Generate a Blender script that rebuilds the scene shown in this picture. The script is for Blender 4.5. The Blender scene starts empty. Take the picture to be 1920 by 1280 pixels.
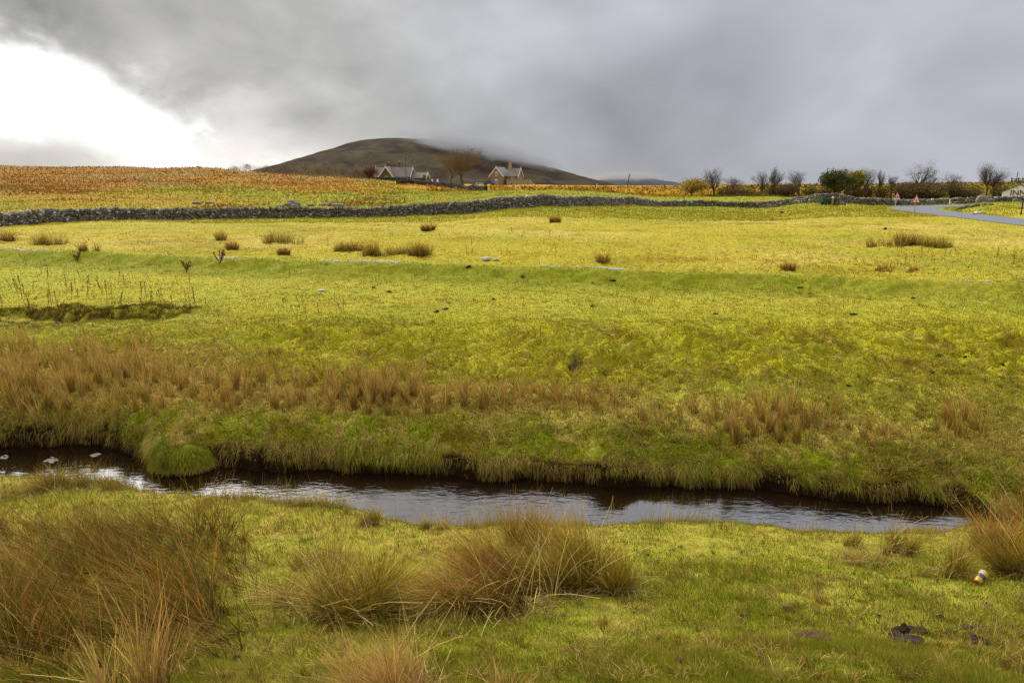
import bpy, math, random
import numpy as np
R = math.radians
D = bpy.data
SC = bpy.context.scene
COL = SC.collection
rng = np.random.default_rng(7)

# ---------------------------------------------------------------- camera geometry
CAMZ = 4.0
PITCH = math.atan(300 / 1280)
CP, SP = math.cos(PITCH), math.sin(PITCH)
FP = 1280.0

def gpy(py):                       # metres dropped per metre forward, for an image row
    v = (py - 640) / FP
    return (SP + v * CP) / (CP - v * SP)

def ray(px, py):                   # X per metre forward, drop per metre forward
    v = (py - 640) / FP
    f = CP - v * SP
    return ((px - 960) / FP) / f, (SP + v * CP) / f

def at(px, py, Y):
    a, g = ray(px, py)
    return (a * Y, Y, CAMZ - g * Y)

def wz(px, py, z):                 # point on the level z
    a, g = ray(px, py)
    Y = (CAMZ - z) / g
    return a * Y, Y

def proj(X, Y, Z):
    dz = Z - CAMZ
    dep = Y * CP - dz * SP
    up = Y * SP + dz * CP
    return 960 + FP * X / dep, 640 - FP * up / dep

# ---------------------------------------------------------------- noise
_perm = np.random.default_rng(11).permutation(4096)
_val = np.random.default_rng(12).uniform(-1, 1, 4096)
def vn(x, y, s=0):
    x = np.asarray(x, float) + s * 17.37; y = np.asarray(y, float) + s * 9.71
    xi = np.floor(x).astype(np.int64); yi = np.floor(y).astype(np.int64)
    fx = x - xi; fy = y - yi
    fx = fx * fx * fx * (fx * (fx * 6 - 15) + 10); fy = fy * fy * fy * (fy * (fy * 6 - 15) + 10)
    def h(a, b): return _val[_perm[(_perm[a & 4095] + b) & 4095]]
    v00 = h(xi, yi); v10 = h(xi + 1, yi); v01 = h(xi, yi + 1); v11 = h(xi + 1, yi + 1)
    return (v00 * (1 - fx) + v10 * fx) * (1 - fy) + (v01 * (1 - fx) + v11 * fx) * fy
def fbm(x, y, o=3, s=0):
    r = 0; a = 1; t = 0
    for i in range(o):
        r = r + a * vn(x * 2 ** i, y * 2 ** i, s + i * 3); t += a; a *= .5
    return r / t
def ss(e0, e1, x):
    t = np.clip((x - e0) / (e1 - e0), 0, 1)
    return t * t * (3 - 2 * t)

# ---------------------------------------------------------------- tagging and mesh helpers
def tag(o, label=None, cat=None, group=None, kind=None):
    if label: o['label'] = label
    if cat: o['category'] = cat
    if group: o['group'] = group
    if kind: o['kind'] = kind
    return o

def empty(name, loc, rz=0, sc=1):
    o = D.objects.new(name, None); COL.objects.link(o)
    o.location = loc; o.rotation_euler = (0, 0, rz); o.scale = (sc, sc, sc)
    o.empty_display_size = .2
    return o

def nm(name, V, faces, mat, parent=None, vcol=None, loc=None, smooth=False):
    """fast mesh; faces = list of (N,k) int arrays"""
    V = np.asarray(V, np.float32)
    if not isinstance(faces, list) or isinstance(faces[0], tuple): faces = [faces]
    faces = [np.asarray(f, np.int32) for f in faces if len(f)]
    me = D.meshes.new(name)
    me.vertices.add(len(V)); me.vertices.foreach_set('co', V.ravel())
    nl = sum(f.size for f in faces); npoly = sum(len(f) for f in faces)
    me.loops.add(nl); me.loops.foreach_set('vertex_index', np.concatenate([f.ravel() for f in faces]))
    me.polygons.add(npoly)
    tot = np.concatenate([np.full(len(f), f.shape[1], np.int32) for f in faces])
    st = np.concatenate([[0], np.cumsum(tot)[:-1]]).astype(np.int32)
    me.polygons.foreach_set('loop_start', st)
    if smooth: me.polygons.foreach_set('use_smooth', np.ones(npoly, bool))
    me.update(calc_edges=True)
    if vcol is not None:
        ca = me.color_attributes.new('Col', 'FLOAT_COLOR', 'POINT')
        c = np.ones((len(V), 4), np.float32); c[:, :3] = vcol
        ca.data.foreach_set('color', c.ravel())
    if mat: me.materials.append(mat)
    o = D.objects.new(name, me); COL.objects.link(o)
    if parent is not None: o.parent = parent
    if loc is not None: o.location = loc
    return o

class MB:                           # small mesh builder
    def __init__(s): s.v = []; s.f = []; s.c = []
    def add(s, vs, fs, col=None):
        n = len(s.v); s.v += [tuple(p) for p in vs]; s.f += [tuple(i + n for i in f) for f in fs]
        s.c += [col or (.5, .5, .5)] * len(vs)
    def box(s, x0, y0, z0, x1, y1, z1, col=None):
        s.add([(x0,y0,z0),(x1,y0,z0),(x1,y1,z0),(x0,y1,z0),(x0,y0,z1),(x1,y0,z1),(x1,y1,z1),(x0,y1,z1)],
              [(0,3,2,1),(4,5,6,7),(0,1,5,4),(1,2,6,5),(2,3,7,6),(3,0,4,7)], col)
    def hexa(s, p, col=None):       # 8 points, bottom ring then top ring
        s.add(p, [(0,3,2,1),(4,5,6,7),(0,1,5,4),(1,2,6,5),(2,3,7,6),(3,0,4,7)], col)
    def tube(s, p, q, r0, r1, k=6, col=None, cap=True):
        p = np.array(p, float); q = np.array(q, float); d = q - p; L = np.linalg.norm(d)
        if L < 1e-9: return
        d /= L; a = np.array([0, 0, 1.]) if abs(d[2]) < .9 else np.array([1., 0, 0])
        u = np.cross(d, a); u /= np.linalg.norm(u); w = np.cross(d, u)
        vs = []
        for c, r in ((p, r0), (q, r1)):
            for i in range(k):
                t = 2 * math.pi * i / k; vs.append(c + r * (math.cos(t) * u + math.sin(t) * w))
        fs = [(i, (i + 1) % k, k + (i + 1) % k, k + i) for i in range(k)]
        if cap: fs += [tuple(range(k - 1, -1, -1)), tuple(range(k, 2 * k))]
        s.add(vs, fs, col)
    def prism(s, pts, y0, y1, col=None):    # outline in x,z extruded along y
        n = len(pts)
        vs = [(x, y0, z) for x, z in pts] + [(x, y1, z) for x, z in pts]
        fs = [tuple(range(n)), tuple(range(2 * n - 1, n - 1, -1))]
        fs += [(i, i + n, (i + 1) % n + n, (i + 1) % n) for i in range(n)]
        s.add(vs, fs, col)
    def build(s, name, mat, parent=None, loc=None, vc=False, smooth=False):
        me = D.meshes.new(name); me.from_pydata(s.v, [], s.f)
        if vc:
            ca = me.color_attributes.new('Col', 'FLOAT_COLOR', 'POINT')
            c = np.ones((len(s.v), 4), np.float32); c[:, :3] = np.array(s.c)
            ca.data.foreach_set('color', c.ravel())
        if smooth: me.polygons.foreach_set('use_smooth', np.ones(len(me.polygons), bool))
        me.update()
        me.materials.append(mat)
        o = D.objects.new(name, me); COL.objects.link(o)
        if parent is not None: o.parent = parent
        if loc is not None: o.location = loc
        return o

def copy_tree(o, parent=None):
    c = o.copy(); COL.objects.link(c); c.parent = parent
    for ch in list(o.children): copy_tree(ch, c)
    return c

# ---------------------------------------------------------------- materials
def newmat(name):
    m = D.materials.new(name); m.use_nodes = True
    nt = m.node_tree; nt.nodes.clear()
    return m, nt
def N(nt, t, **kw):
    n = nt.nodes.new(t)
    for k, v in kw.items():
        if k.startswith('i_'):
            key = k[2:]; key = int(key) if key.isdigit() else key.replace('_', ' ')
            n.inputs[key].default_value = v
        else: setattr(n, k, v)
    return n
def simple(name, col, rough=.8, var=.15, scale=6, metal=0, bump=0, col2=None, spec=.3):
    m, nt = newmat(name)
    out = N(nt, 'ShaderNodeOutputMaterial'); b = N(nt, 'ShaderNodeBsdfPrincipled')
    b.inputs['Roughness'].default_value = rough; b.inputs['Metallic'].default_value = metal
    b.inputs['Specular IOR Level'].default_value = spec
    tc = N(nt, 'ShaderNodeTexCoord'); no = N(nt, 'ShaderNodeTexNoise'); no.inputs['Scale'].default_value = scale
    no.inputs['Detail'].default_value = 5
    nt.links.new(tc.outputs['Object'], no.inputs['Vector'])
    mx = N(nt, 'ShaderNodeMix', data_type='RGBA')
    c2 = col2 or tuple(c * (1 - 2.5 * var) if c * (1 - 2.5 * var) > 0 else 0 for c in col)
    mx.inputs['A'].default_value = (*col, 1); mx.inputs['B'].default_value = (*c2, 1)
    nt.links.new(no.outputs['Fac'], mx.inputs['Factor'])
    nt.links.new(mx.outputs['Result'], b.inputs['Base Color'])
    if bump:
        bp = N(nt, 'ShaderNodeBump'); bp.inputs['Strength'].default_value = bump
        nt.links.new(no.outputs['Fac'], bp.inputs['Height']); nt.links.new(bp.outputs[0], b.inputs['Normal'])
    nt.links.new(b.outputs[0], out.inputs[0])
    return m
def colmat(name, transl=.3, rough=.7, noise=0, scale=3., spec=.06, bump=0):
    """plant / stone material that reads the per-piece colour"""
    m, nt = newmat(name)
    out = N(nt, 'ShaderNodeOutputMaterial')
    at_ = N(nt, 'ShaderNodeAttribute', attribute_name='Col')
    b = N(nt, 'ShaderNodeBsdfPrincipled'); b.inputs['Roughness'].default_value = rough
    b.inputs['Specular IOR Level'].default_value = spec
    src = at_.outputs['Color']
    if noise:
        tc = N(nt, 'ShaderNodeTexCoord'); no = N(nt, 'ShaderNodeTexNoise')
        no.inputs['Scale'].default_value = scale; no.inputs['Detail'].default_value = 6
        no.inputs['Roughness'].default_value = .65
        nt.links.new(tc.outputs['Object'], no.inputs['Vector'])
        mr = N(nt, 'ShaderNodeMapRange'); mr.inputs[1].default_value = .25; mr.inputs[2].default_value = .75
        mr.inputs[3].default_value = 1 - noise; mr.inputs[4].default_value = 1 + noise
        nt.links.new(no.outputs['Fac'], mr.inputs[0])
        vm = N(nt, 'ShaderNodeVectorMath', operation='SCALE')
        nt.links.new(src, vm.inputs[0]); nt.links.new(mr.outputs[0], vm.inputs['Scale']); src = vm.outputs[0]
        if bump:
            bp = N(nt, 'ShaderNodeBump'); bp.inputs['Strength'].default_value = bump; bp.inputs['Distance'].default_value = .08
            nt.links.new(no.outputs['Fac'], bp.inputs['Height']); nt.links.new(bp.outputs[0], b.inputs['Normal'])
    nt.links.new(src, b.inputs['Base Color'])
    if transl:
        t = N(nt, 'ShaderNodeBsdfTranslucent'); nt.links.new(src, t.inputs['Color'])
        ms = N(nt, 'ShaderNodeMixShader'); ms.inputs[0].default_value = transl
        nt.links.new(b.outputs[0], ms.inputs[1]); nt.links.new(t.outputs[0], ms.inputs[2])
        nt.links.new(ms.outputs[0], out.inputs[0])
    else: nt.links.new(b.outputs[0], out.inputs[0])
    return m
# ---------------------------------------------------------------- terrain heights
NEAR = [(-3,2.6),(-1,2.35),(1,2.2),(2.4,1.95),(3.5,1.42),(4.7,1.0),(5.8,.65),(7.1,.40),(9,.44),(10,.53),(12,.59),(14.5,.6),(17,.58),(21,.45),(25,.38),(30,.38),(40,.40)]
STEP = .42
FAR = {
 -300:[(425,54),(400,68),(370,87),(345,115),(322,145),(306,175),('z',200,7.2),('z',300,3),('z',500,0)],
 0:   [(425,54),(402,66),(370,85),(345,115),(325,145),(312,175),('z',200,6.8),('z',300,3),('z',500,0)],
 350: [(413,66),(388,80),(360,105),(340,130),(317,165),('z',200,5.8),('z',300,3),('z',500,0)],
 520: [(411,68),(386,82),(361,108),(341,132),(325.5,160),('z',200,5),('z',300,2.6),('z',500,0)],
 680: [(408.5,70),(385,84),(362,110),(345,135),(336,155),('z',200,3.9),('z',270,3.3),('z',500,1)],
 850: [(403,72),(380,84),(368,100),(358,125),(348,200),(346,270),('z',500,1)],
 960: [(392,74),(366,90),(360,110),(352.5,150),(347,270),('z',500,1)],
 1110:[(387,84),(366,98),(358,125),(352,150),('z',200,2.6),('z',500,1)],
 1240:[(388,98),(370,110),(369,130),(351,152),('z',200,2.6),('z',500,1)],
 1418:[(389.5,100),(370,112),(369,133),(349,152),('z',200,2.8),('z',500,1)],
 1550:[(381.5,88),(374,95),(371,130),(347,152),('z',200,3),('z',500,1)],
 1700:[(388,84),(386,92),(380,110),(378,128),(345,152),('z',200,3.3),('z',500,1)],
 1920:[(422,48),(406,60),(384,75),(380,90),(378,125),(342,152),('z',200,3.6),('z',500,1)],
 2300:[(422,48),(406,60),(384,75),(380,90),(378,125),(340,152),('z',200,3.8),('z',500,1)],
}
def pchip(x, y, xq):
    x = np.asarray(x, float); y = np.asarray(y, float)
    h = np.diff(x); d = np.diff(y) / h
    m = np.zeros(len(x)); m[0] = d[0]; m[-1] = d[-1]
    for i in range(1, len(x) - 1):
        if d[i - 1] * d[i] > 0:
            w1 = 2 * h[i] + h[i - 1]; w2 = h[i] + 2 * h[i - 1]
            m[i] = (w1 + w2) / (w1 / d[i - 1] + w2 / d[i])
    i = np.clip(np.searchsorted(x, xq) - 1, 0, len(x) - 2)
    t = np.clip((xq - x[i]) / h[i], 0, 1); hh = h[i]
    return ((1 + 2*t) * (1-t)**2 * y[i] + t*(1-t)**2 * hh * m[i] + t*t*(3-2*t) * y[i+1] + t*t*(t-1) * hh * m[i+1])
Y0 = 4.0
LQ = np.linspace(math.log(1.0), math.log(9000), 1400)       # log(Y+Y0)
cols_a, prof = [], []
for px in sorted(FAR):
    ys = [p[0] for p in NEAR]; zs = [p[1] for p in NEAR]
    for e in FAR[px]:
        if e[0] == 'z': ys.append(e[1]); zs.append(e[2] - STEP)
        else: ys.append(e[1]); zs.append(CAMZ - gpy(e[0]) * e[1] - STEP)
    ys += [900, 9000]; zs += [-6, -30]
    if px <= 200: zs[7] = .44
    prof.append(pchip(np.log(np.array(ys) + Y0), zs, LQ)); cols_a.append((px - 960) / FP / 1.018)
prof = np.array(prof); cols_a = np.array(cols_a)
AQ = np.linspace(cols_a[0], cols_a[-1], 500)
TAB = np.stack([pchip(cols_a, prof[:, j], AQ) for j in range(len(LQ))], 1)
def Hbase(X, Y):
    X = np.asarray(X, float); Y = np.asarray(Y, float)
    a = np.clip(X / np.maximum(Y, 3.0), AQ[0], AQ[-1])
    i = (a - AQ[0]) / (AQ[1] - AQ[0]); j = (np.log(np.maximum(Y + Y0, 1.01)) - LQ[0]) / (LQ[1] - LQ[0])
    i0 = np.clip(i.astype(int), 0, len(AQ) - 2); j0 = np.clip(j.astype(int), 0, len(LQ) - 2)
    fi = i - i0; fj = np.clip(j - j0, 0, 1)
    return (TAB[i0, j0]*(1-fi)*(1-fj) + TAB[i0+1, j0]*fi*(1-fj) + TAB[i0, j0+1]*(1-fi)*fj + TAB[i0+1, j0+1]*fi*fj)

# terrace edge (top line of the green bank)
_tp = [wz(px, py, .80) for px, py in ((-400,466),(0,471),(200,474),(400,483),(640,490),(960,500),(1280,510),(1600,521),(1920,536),(2400,556))]
TX = np.array([p[0] for p in _tp]); TY = np.array([p[1] for p in _tp])
def Yterr(X): return np.interp(X, TX, TY) + .25 * vn(np.asarray(X) * .5, 0, 5)
# stream shores at water level
_fp = [(-500,836),(-200,838),(0,838),(130,832),(210,838),(280,850),(292,868),(312,881),(350,884),(375,877),(400,873),(600,882),(800,890),(1000,897),(1200,907),(1430,912),(1480,926),(1570,936),(1700,937),(1780,951),(1840,962),(1960,975),(2300,1010)]
_f = [wz(px, py, 0) for px, py in _fp]
FX = np.array([p[0] for p in _f]); FY = np.array([p[1] for p in _f])
_np = [(-500,892),(-200,891),(0,893),(100,896),(200,899),(250,908),(300,916),(380,924),(500,930),(600,941),(660,954),(730,974),(800,984),(900,987),(1000,985),(1130,987),(1200,980),(1300,978),(1380,980),(1430,986),(1500,1001),(1600,1007),(1700,1007),(1760,996),(1830,983),(1960,990),(2300,1025)]
_n = [wz(px, py + (14 if px < 700 else 9), .16) for px, py in _np]
NX = np.array([p[0] for p in _n]); NY = np.array([p[1] for p in _n])
def Yfar(X):
    X = np.asarray(X, float)
    return np.interp(X, FX, FY) + .10 * vn(X * 1.3, 0, 1) + .11 * (np.abs(vn(X * 2.3, 0, 2)) - .3) + .04 * vn(X * 9, 0, 7)
def Ynear(X): return np.interp(X, NX, NY) + .05 * vn(np.asarray(X) * 2.3, 0, 3) + .03 * vn(np.asarray(X) * 7, 0, 4)
# road
ROAD = np.array([(33,30),(36,40),(38.5,52),(40.6,62),(42.4,71),(45.0,78),(49.2,83.6),(56,86.6),(66,88),(90,89)], float)
ROADW = np.array([2.3,2.3,2.3,2.2,2.2,2.4,2.5,2.2,2.1,2.1])
def road_d(X, Y):
    sh = X.shape; x = X.ravel(); y = Y.ravel(); best = np.full(x.shape, 1e9)
    for k in range(len(ROAD) - 1):
        p = ROAD[k]; d = ROAD[k + 1] - p; L2 = d @ d
        t = np.clip(((x - p[0]) * d[0] + (y - p[1]) * d[1]) / L2, 0, 1)
        best = np.minimum(best, np.hypot(x - p[0] - t * d[0], y - p[1] - t * d[1]) - (ROADW[k] * (1 - t) + ROADW[k + 1] * t))
    return best.reshape(sh)
PITS = [(1020,680,.16,.28),(1368,706,.2,.3),(1075,672,.1,.3),(1265,665,.1,.6),(845,685,.09,.6),(700,690,.08,.5),(1600,727,.08,.3),(1685,738,.08,.3),(930,650,.06,.5),(1240,655,.08,.5)]
PITW = [(*wz(p[0], p[1], .58), p[2], p[3]) for p in PITS]
def H(X, Y, fine=True):
    X = np.asarray(X, float); Y = np.asarray(Y, float)
    z = Hbase(X, Y)
    dt_ = Y - Yterr(X); z = z + STEP * (.78 * ss(-1.15, .12, dt_) + .22 * ss(-3.4, -.6, dt_))
    dtt = Y - Yterr(X); z = z + .13 * fbm(X * 1.1, Y * 1.6, 3, 47) * ss(-3.0, -2, dtt) * (1 - ss(-.5, .5, dtt))
    # roughness by zone
    sc = np.clip(Y / 9, .35, 8)
    rough = .018 + .05 * ss(9.3, 10.5, Y) * (1 - ss(14, 17, Y)) + .035 * ss(8.8, 9.4, Y) + .03 * ss(55, 70, Y)
    rough = rough + .11 * ss(11, 12.5, Y) * ss(-.4, .2, fbm(X * .6, Y * .6, 2, 160)) * (1 - ss(14.5, 17, Y)) + .04 * ss(0, 1.5, Y - Yterr(X))
    z = z + rough * fbm(X * 1.7, Y * 1.7, 3, 20) + .5 * rough * vn(X * 6, Y * 6, 30) * (Y < 40)
    z = z + (.10 * fbm(X * .25, Y * .25, 2, 40) + .06 * fbm(X * .7, Y * .7, 2, 41)) * ss(24, 34, Y) * (1 - ss(300, 500, Y))
    z = z + .12 * fbm(X * .5, Y * .5, 2, 45) * ss(10, 12, Y) * (1 - ss(16, 20, Y))
    z = z + .5 * fbm(X * .09, Y * .12, 3, 50) * ss(62, 90, Y) * (1 - ss(10, 22, X)) * (1 - ss(300, 500, Y))
    if fine: z = z + .02 * vn(X * 14, Y * 14, 31) * (Y > 8.5) * (Y < 16)
    # shallow scarp at the left of the flat
    yl = 19.0 + .5 * vn(X * .8, 0, 9)
    z = z - .30 * ss(0, .45, yl - Y + .25 * vn(X * 2.2, Y, 17)) * (1 - ss(.5, 3.2, yl - Y)) * ss(-14.5, -13, X) * (1 - ss(-10.0, -8.2, X))
    for x, y, dp, r in PITW:
        z = z - dp * np.exp(-(((X - x) / r) ** 2 + ((Y - y) / (r * .7)) ** 2))
    # dark recess cut into the far bank on the right
    rx, ry = wz(1822, 945, .1)
    z = z - .62 * np.exp(-(((X - rx) / .26) ** 2 + ((Y - ry) / .45) ** 2))
    # mound and rocks knoll beside the road
    z = z + .35 * np.exp(-(((X - 52) / 7) ** 2 + ((Y - 73) / 5) ** 2)) + .7 * np.exp(-(((X - 46.5) / 4) ** 2 + ((Y - 60) / 5) ** 2))
    m = (Y > 25) & (Y < 100) & (X > 20)
    if m.any():
        d = road_d(np.where(m, X, 0), np.where(m, Y, 0))
        w = np.where(m, 1 - ss(.6, 3.0, d), 0)
        z = z * (1 - w) + 1.0 * w
    # stream
    yf, yn = Yfar(X), Ynear(X)
    df, dn = Y - yf, yn - Y
    dd = np.maximum(df + .05, 0)
    zb = z * (1 + .22 * vn(X * 1.9, Y * .4, 12) * (1 - ss(.6, 1.6, df)))
    far = np.where(df > -.05, zb * (.42 * (1 - np.exp(-dd / .03)) + .58 * (1 - np.exp(-dd / .30))), -.35)
    z1 = np.where(df > -.06, far, -.35)
    de = np.maximum(dn + .05, 0)
    near = z * (.35 * (1 - np.exp(-de / .03)) + .65 * (1 - np.exp(-de / .22)))
    z2 = np.where(dn > -.05, near, -.35)
    mid = (yf + yn) / 2
    return np.where(Y < 5.5, z, np.where(Y > 11.5, z, np.where(Y > mid, z1, z2)))
def Hs(x, y): return float(H(np.array([x]), np.array([y]))[0])
_YS = np.exp(np.linspace(math.log(2), math.log(400), 4000))
def G(px, py):                      # the ground point seen at a pixel
    a, g = ray(px, py)
    d = CAMZ - g * _YS - H(a * _YS, _YS)
    k = np.argmax(d <= 0)
    Y = _YS[k]
    return a * Y, Y, Hs(a * Y, Y)
def onY(px, Y):                     # ground point at image column px and distance Y
    a = (px - 960) / FP / (1.018 if Y > 20 else .97)
    return a * Y, Y, Hs(a * Y, Y)

# ---------------------------------------------------------------- colours of the ground cover
def blob(px, py, cx, cy, rx, ry):
    return np.exp(-(((px - cx) / rx) ** 2 + ((py - cy) / ry) ** 2))
C_LIME = np.array((.325,.300,.030)); C_YEL = np.array((.365,.300,.026)); C_STRAW = np.array((.50,.365,.085))
C_GREEN = np.array((.195,.215,.008)); C_OLIVE = np.array((.190,.150,.007)); C_MOSS = np.array((.275,.245,.007))
C_RUST = np.array((.26,.118,.018)); C_ORANGE = np.array((.38,.20,.015)); C_BROWN = np.array((.24,.140,.030))
C_NEAR = np.array((.240,.240,.020)); C_PEAT = np.array((.02,.010,.005)); C_BARE = np.array((.06,.04,.02))
def cover(X, Y, Z=None):
    if Z is None: Z = H(X, Y)
    px, py = proj(X, Y, Z)
    n1 = fbm(X * .35, Y * .2, 3, 60); n2 = fbm(X * 1.3, Y * 1.0, 3, 70); n3 = fbm(X * 5, Y * 4, 2, 80)
    Lc = lambda c, m: c[None, :] * m[..., None] if c.ndim == 1 else c * m[..., None]
    def mix(a, b, m):
        m = np.clip(m, 0, 1)[..., None]; return a * (1 - m) + b * m
    X1 = X.ravel(); 
    c = np.broadcast_to(C_LIME, X.shape + (3,)).copy()
    c = mix(c, C_YEL, ss(-.1, .6, n2 * .6 + n1 * .6))
    c = mix(c, C_GREEN * 1.15, ss(.0, .6, fbm(X * .22, Y * .3, 3, 62)) * .45)
    c = mix(c, C_OLIVE * 1.1, ss(.1, .6, fbm(X * .7, Y * .9, 3, 63)) * .4)
    # foreground turf
    near = 1 - ss(7.5, 8.5, Y)
    fg = mix(np.broadcast_to(C_NEAR, c.shape), C_STRAW * .85, ss(.0, .9, n2 + .4 * n3) * .45)
    fg = mix(fg, C_GREEN * .95, ss(.0, .7, n3 * .7 + fbm(X * 2.2, Y * 2.2, 2, 75) * .7) * .6)
    fg = mix(fg, C_YEL * .5 + C_STRAW * .28, ss(4.9, 6.3, Y) * (.5 + .3 * n3))
    fg = mix(fg, C_BROWN * .6, ss(.25, .6, fbm(X * 8, Y * 8, 3, 90)) * .6)
    fg = mix(fg, C_STRAW * .8, ss(.25, .6, fbm(X * 6, Y * 6, 3, 92)) * .5)
    fg = mix(fg, C_GREEN * .8, ss(.15, .55, fbm(X * 3.4, Y * 3.4, 3, 94)) * .6)
    c = mix(c, fg, near)
    df = Y - Yfar(X)
    # far bank: green face, straw lip and pale top
    bank = ss(-.1, .0, df) * (1 - ss(.55, 1.2, df + .25 * n2))
    face = mix(np.broadcast_to(C_GREEN * 1.1, c.shape), C_OLIVE, ss(-.1, .5, n2))
    face = mix(face, C_STRAW * .75, ss(.0, .5, n3 * .7 + fbm(X * 2.6, Y * 2.6, 3, 77) * .8) * .75)
    face = mix(face, C_BROWN * .9, (1 - ss(.06, .2, df + .05 * n3)) * .75)
    top = ss(.5, 1.1, df) * (1 - ss(1.6, 2.6, df + .4 * n2)) * (Y < 16)
    c = mix(c, C_STRAW * .95, top * (.55 + .4 * n3))
    c = mix(c, face, bank * (Y < 13))
    # rush ground
    rb = ss(9.8, 10.4, Y) * (1 - ss(13, 14.5, Y + n2)) * (1 - ss(1150, 1250, px))
    c = mix(c, C_BROWN * 1.35, rb * .6)
    # mossy hummocks
    mo = ss(10.8, 12, Y) * (1 - ss(16, 18.5, Y + 1.2 * n2)) * ss(380, 560, px)
    mc = mix(np.broadcast_to(C_MOSS * 1.15, c.shape), C_OLIVE, ss(-.1, .5, n2)); mc = mix(mc, C_STRAW * .8, ss(.2, .8, n3) * .6)
    mc = mix(mc, C_LIME, ss(.1, .6, -n2) * .5)
    c = mix(c, mc, mo * .85)
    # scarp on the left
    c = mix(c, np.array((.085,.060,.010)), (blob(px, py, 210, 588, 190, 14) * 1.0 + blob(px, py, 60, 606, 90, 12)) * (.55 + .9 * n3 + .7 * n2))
    # terrace face
    dt = Y - Yterr(X)
    tf = ss(-3.3, -2.2, dt + .6 * n2) * (1 - ss(-.05, .25, dt))
    tc = mix(np.broadcast_to(C_GREEN * .85, c.shape), C_LIME * .75, ss(-.2, .6, n2 + .5 * n3) * .5 + .5 * (1 - ss(-2.6, -1.2, dt)))
    tc = mix(tc, C_OLIVE * .6, ss(.3, .6, fbm(X * 1.4, Y * 1.8, 3, 78)) * .6)
    tc = mix(tc, C_LIME * .9, ss(1300, 1900, px) * .5)
    c = mix(c, tc, tf * .8)
    # field beyond the terrace
    fd = ss(.2, 1.2, dt) * (1 - ss(58, 68, Y + 0 * X))
    fc = mix(np.broadcast_to(C_YEL * 1.02, c.shape), C_STRAW, ss(-.2, .6, fbm(X * .12, Y * .16, 3, 61)) * .6)
    fc = mix(fc, C_LIME * .9, ss(.0, .6, fbm(X * .1, Y * .14, 3, 65)) * .8)
    fc = mix(fc, C_OLIVE * 1.1, ss(.1, .6, fbm(X * .28, Y * .4, 3, 67)) * .55)
    fc = mix(fc, C_RUST * 1.2, ss(.3, .75, fbm(X * .6, Y * .5, 3, 66)) * .4)
    fc = mix(fc, C_LIME * .8, ss(-14, -4, py - 420 + 12 * n1) * 0 + ss(56, 75, Y) * .8)
    c = mix(c, fc, fd)
    # behind the long wall
    bw = ss(62, 72, Y)
    bc = mix(np.broadcast_to(C_LIME * .82 * np.array((.93, 1, .8)), c.shape), C_ORANGE, ss(.0, .6, n1 + .3 * fbm(X * .15, Y * .1, 2, 68)) * .5)
    hill = (1 - ss(8, 95, px - 640 + 0 * X)) * ss(-6, 4, 352 + (.03 * (px)) * 0 - py + 14 * fbm(X * .05, Y * .05, 3, 69) + 18 * (1 - ss(0, 420, px)))
    hb = mix(np.broadcast_to(C_BROWN * 1.15, c.shape), C_RUST * 1.1, ss(-.35, .35, fbm(X * .13, Y * .10, 3, 73)))
    hb = mix(hb, C_ORANGE * .9, ss(.15, .5, fbm(X * .07, Y * .10, 3, 74)) * .7)
    bc = mix(bc, hb, hill)
    orange = blob(px, py, 650, 352, 140, 6) + blob(px, py, 200, 375, 260, 14) * .7
    bc = mix(bc, C_ORANGE, np.clip(orange, 0, .85))
    strip = ss(700, 800, px) * (1 - ss(1240, 1330, px)) * ss(118, 134, Y + 4 * n1)
    bc = mix(bc, C_ORANGE * 1.1, strip * .9)
    emb = ss(1190, 1330, px) * ss(127, 136, Y)
    ec = mix(np.broadcast_to(C_ORANGE * .8, c.shape), C_OLIVE * .9, ss(-.2, .4, fbm(X * .3, Y * .3, 3, 72)))
    ec = mix(ec, C_OLIVE * .55, ss(1450, 1620, px) * .35)
    bc = mix(bc, ec, emb)
    c = mix(c, bc, bw)
    rz = (X > 30) & (Y > 40) & (Y < 92)
    c = mix(c, C_YEL * .95, np.where(rz, .35, 0))
    # peat under the water line and the recess
    c = mix(c, C_PEAT, (1 - ss(.06, .16, Z)) * (Y < 12) * (Y > 6))
    c = mix(c, C_PEAT, (1 - ss(.03, .09, df)) * (Y < 12) * (df > -.5))
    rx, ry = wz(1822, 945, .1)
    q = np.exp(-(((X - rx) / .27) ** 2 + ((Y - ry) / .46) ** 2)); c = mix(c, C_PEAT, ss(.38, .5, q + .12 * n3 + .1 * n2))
    for x, y, dp, r in PITW[:3]:
        c = mix(c, C_BARE, 1.2 * np.exp(-(((X - x) / (r * .55)) ** 2 + ((Y - y) / (r * .45)) ** 2)))
    return np.clip(c, .004, 1)

M_GROUND = colmat('turf_ground', transl=0, rough=.95, noise=.30, scale=5., spec=.05, bump=.5)
def build_ground():
    na, ny = 1000, 1150
    a = np.linspace(-1.15, 1.15, na)
    s = np.concatenate([np.linspace(-3.9, 1.5, 16, endpoint=False), np.exp(np.linspace(math.log(5.3), math.log(14.2), 420)) - 3.8,
        np.exp(np.linspace(math.log(10.4), math.log(200), ny - 420 - 16 - 30)[1:]), np.exp(np.linspace(math.log(200), math.log(9000), 32)[1:])])
    A, YY = np.meshgrid(a, s); XX = A * (YY + 4.2)
    Z = H(XX, YY)
    V = np.stack([XX, YY, Z], -1).reshape(-1, 3)
    nr, nc = XX.shape
    i = np.arange(nr - 1)[:, None] * nc + np.arange(nc - 1)[None]
    F = np.stack([i, i + 1, i + nc + 1, i + nc], -1).reshape(-1, 4)
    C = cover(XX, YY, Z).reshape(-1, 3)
    o = nm('ground', V, F, M_GROUND, vcol=C, smooth=True)
    tag(o, kind='structure')
build_ground()

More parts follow.
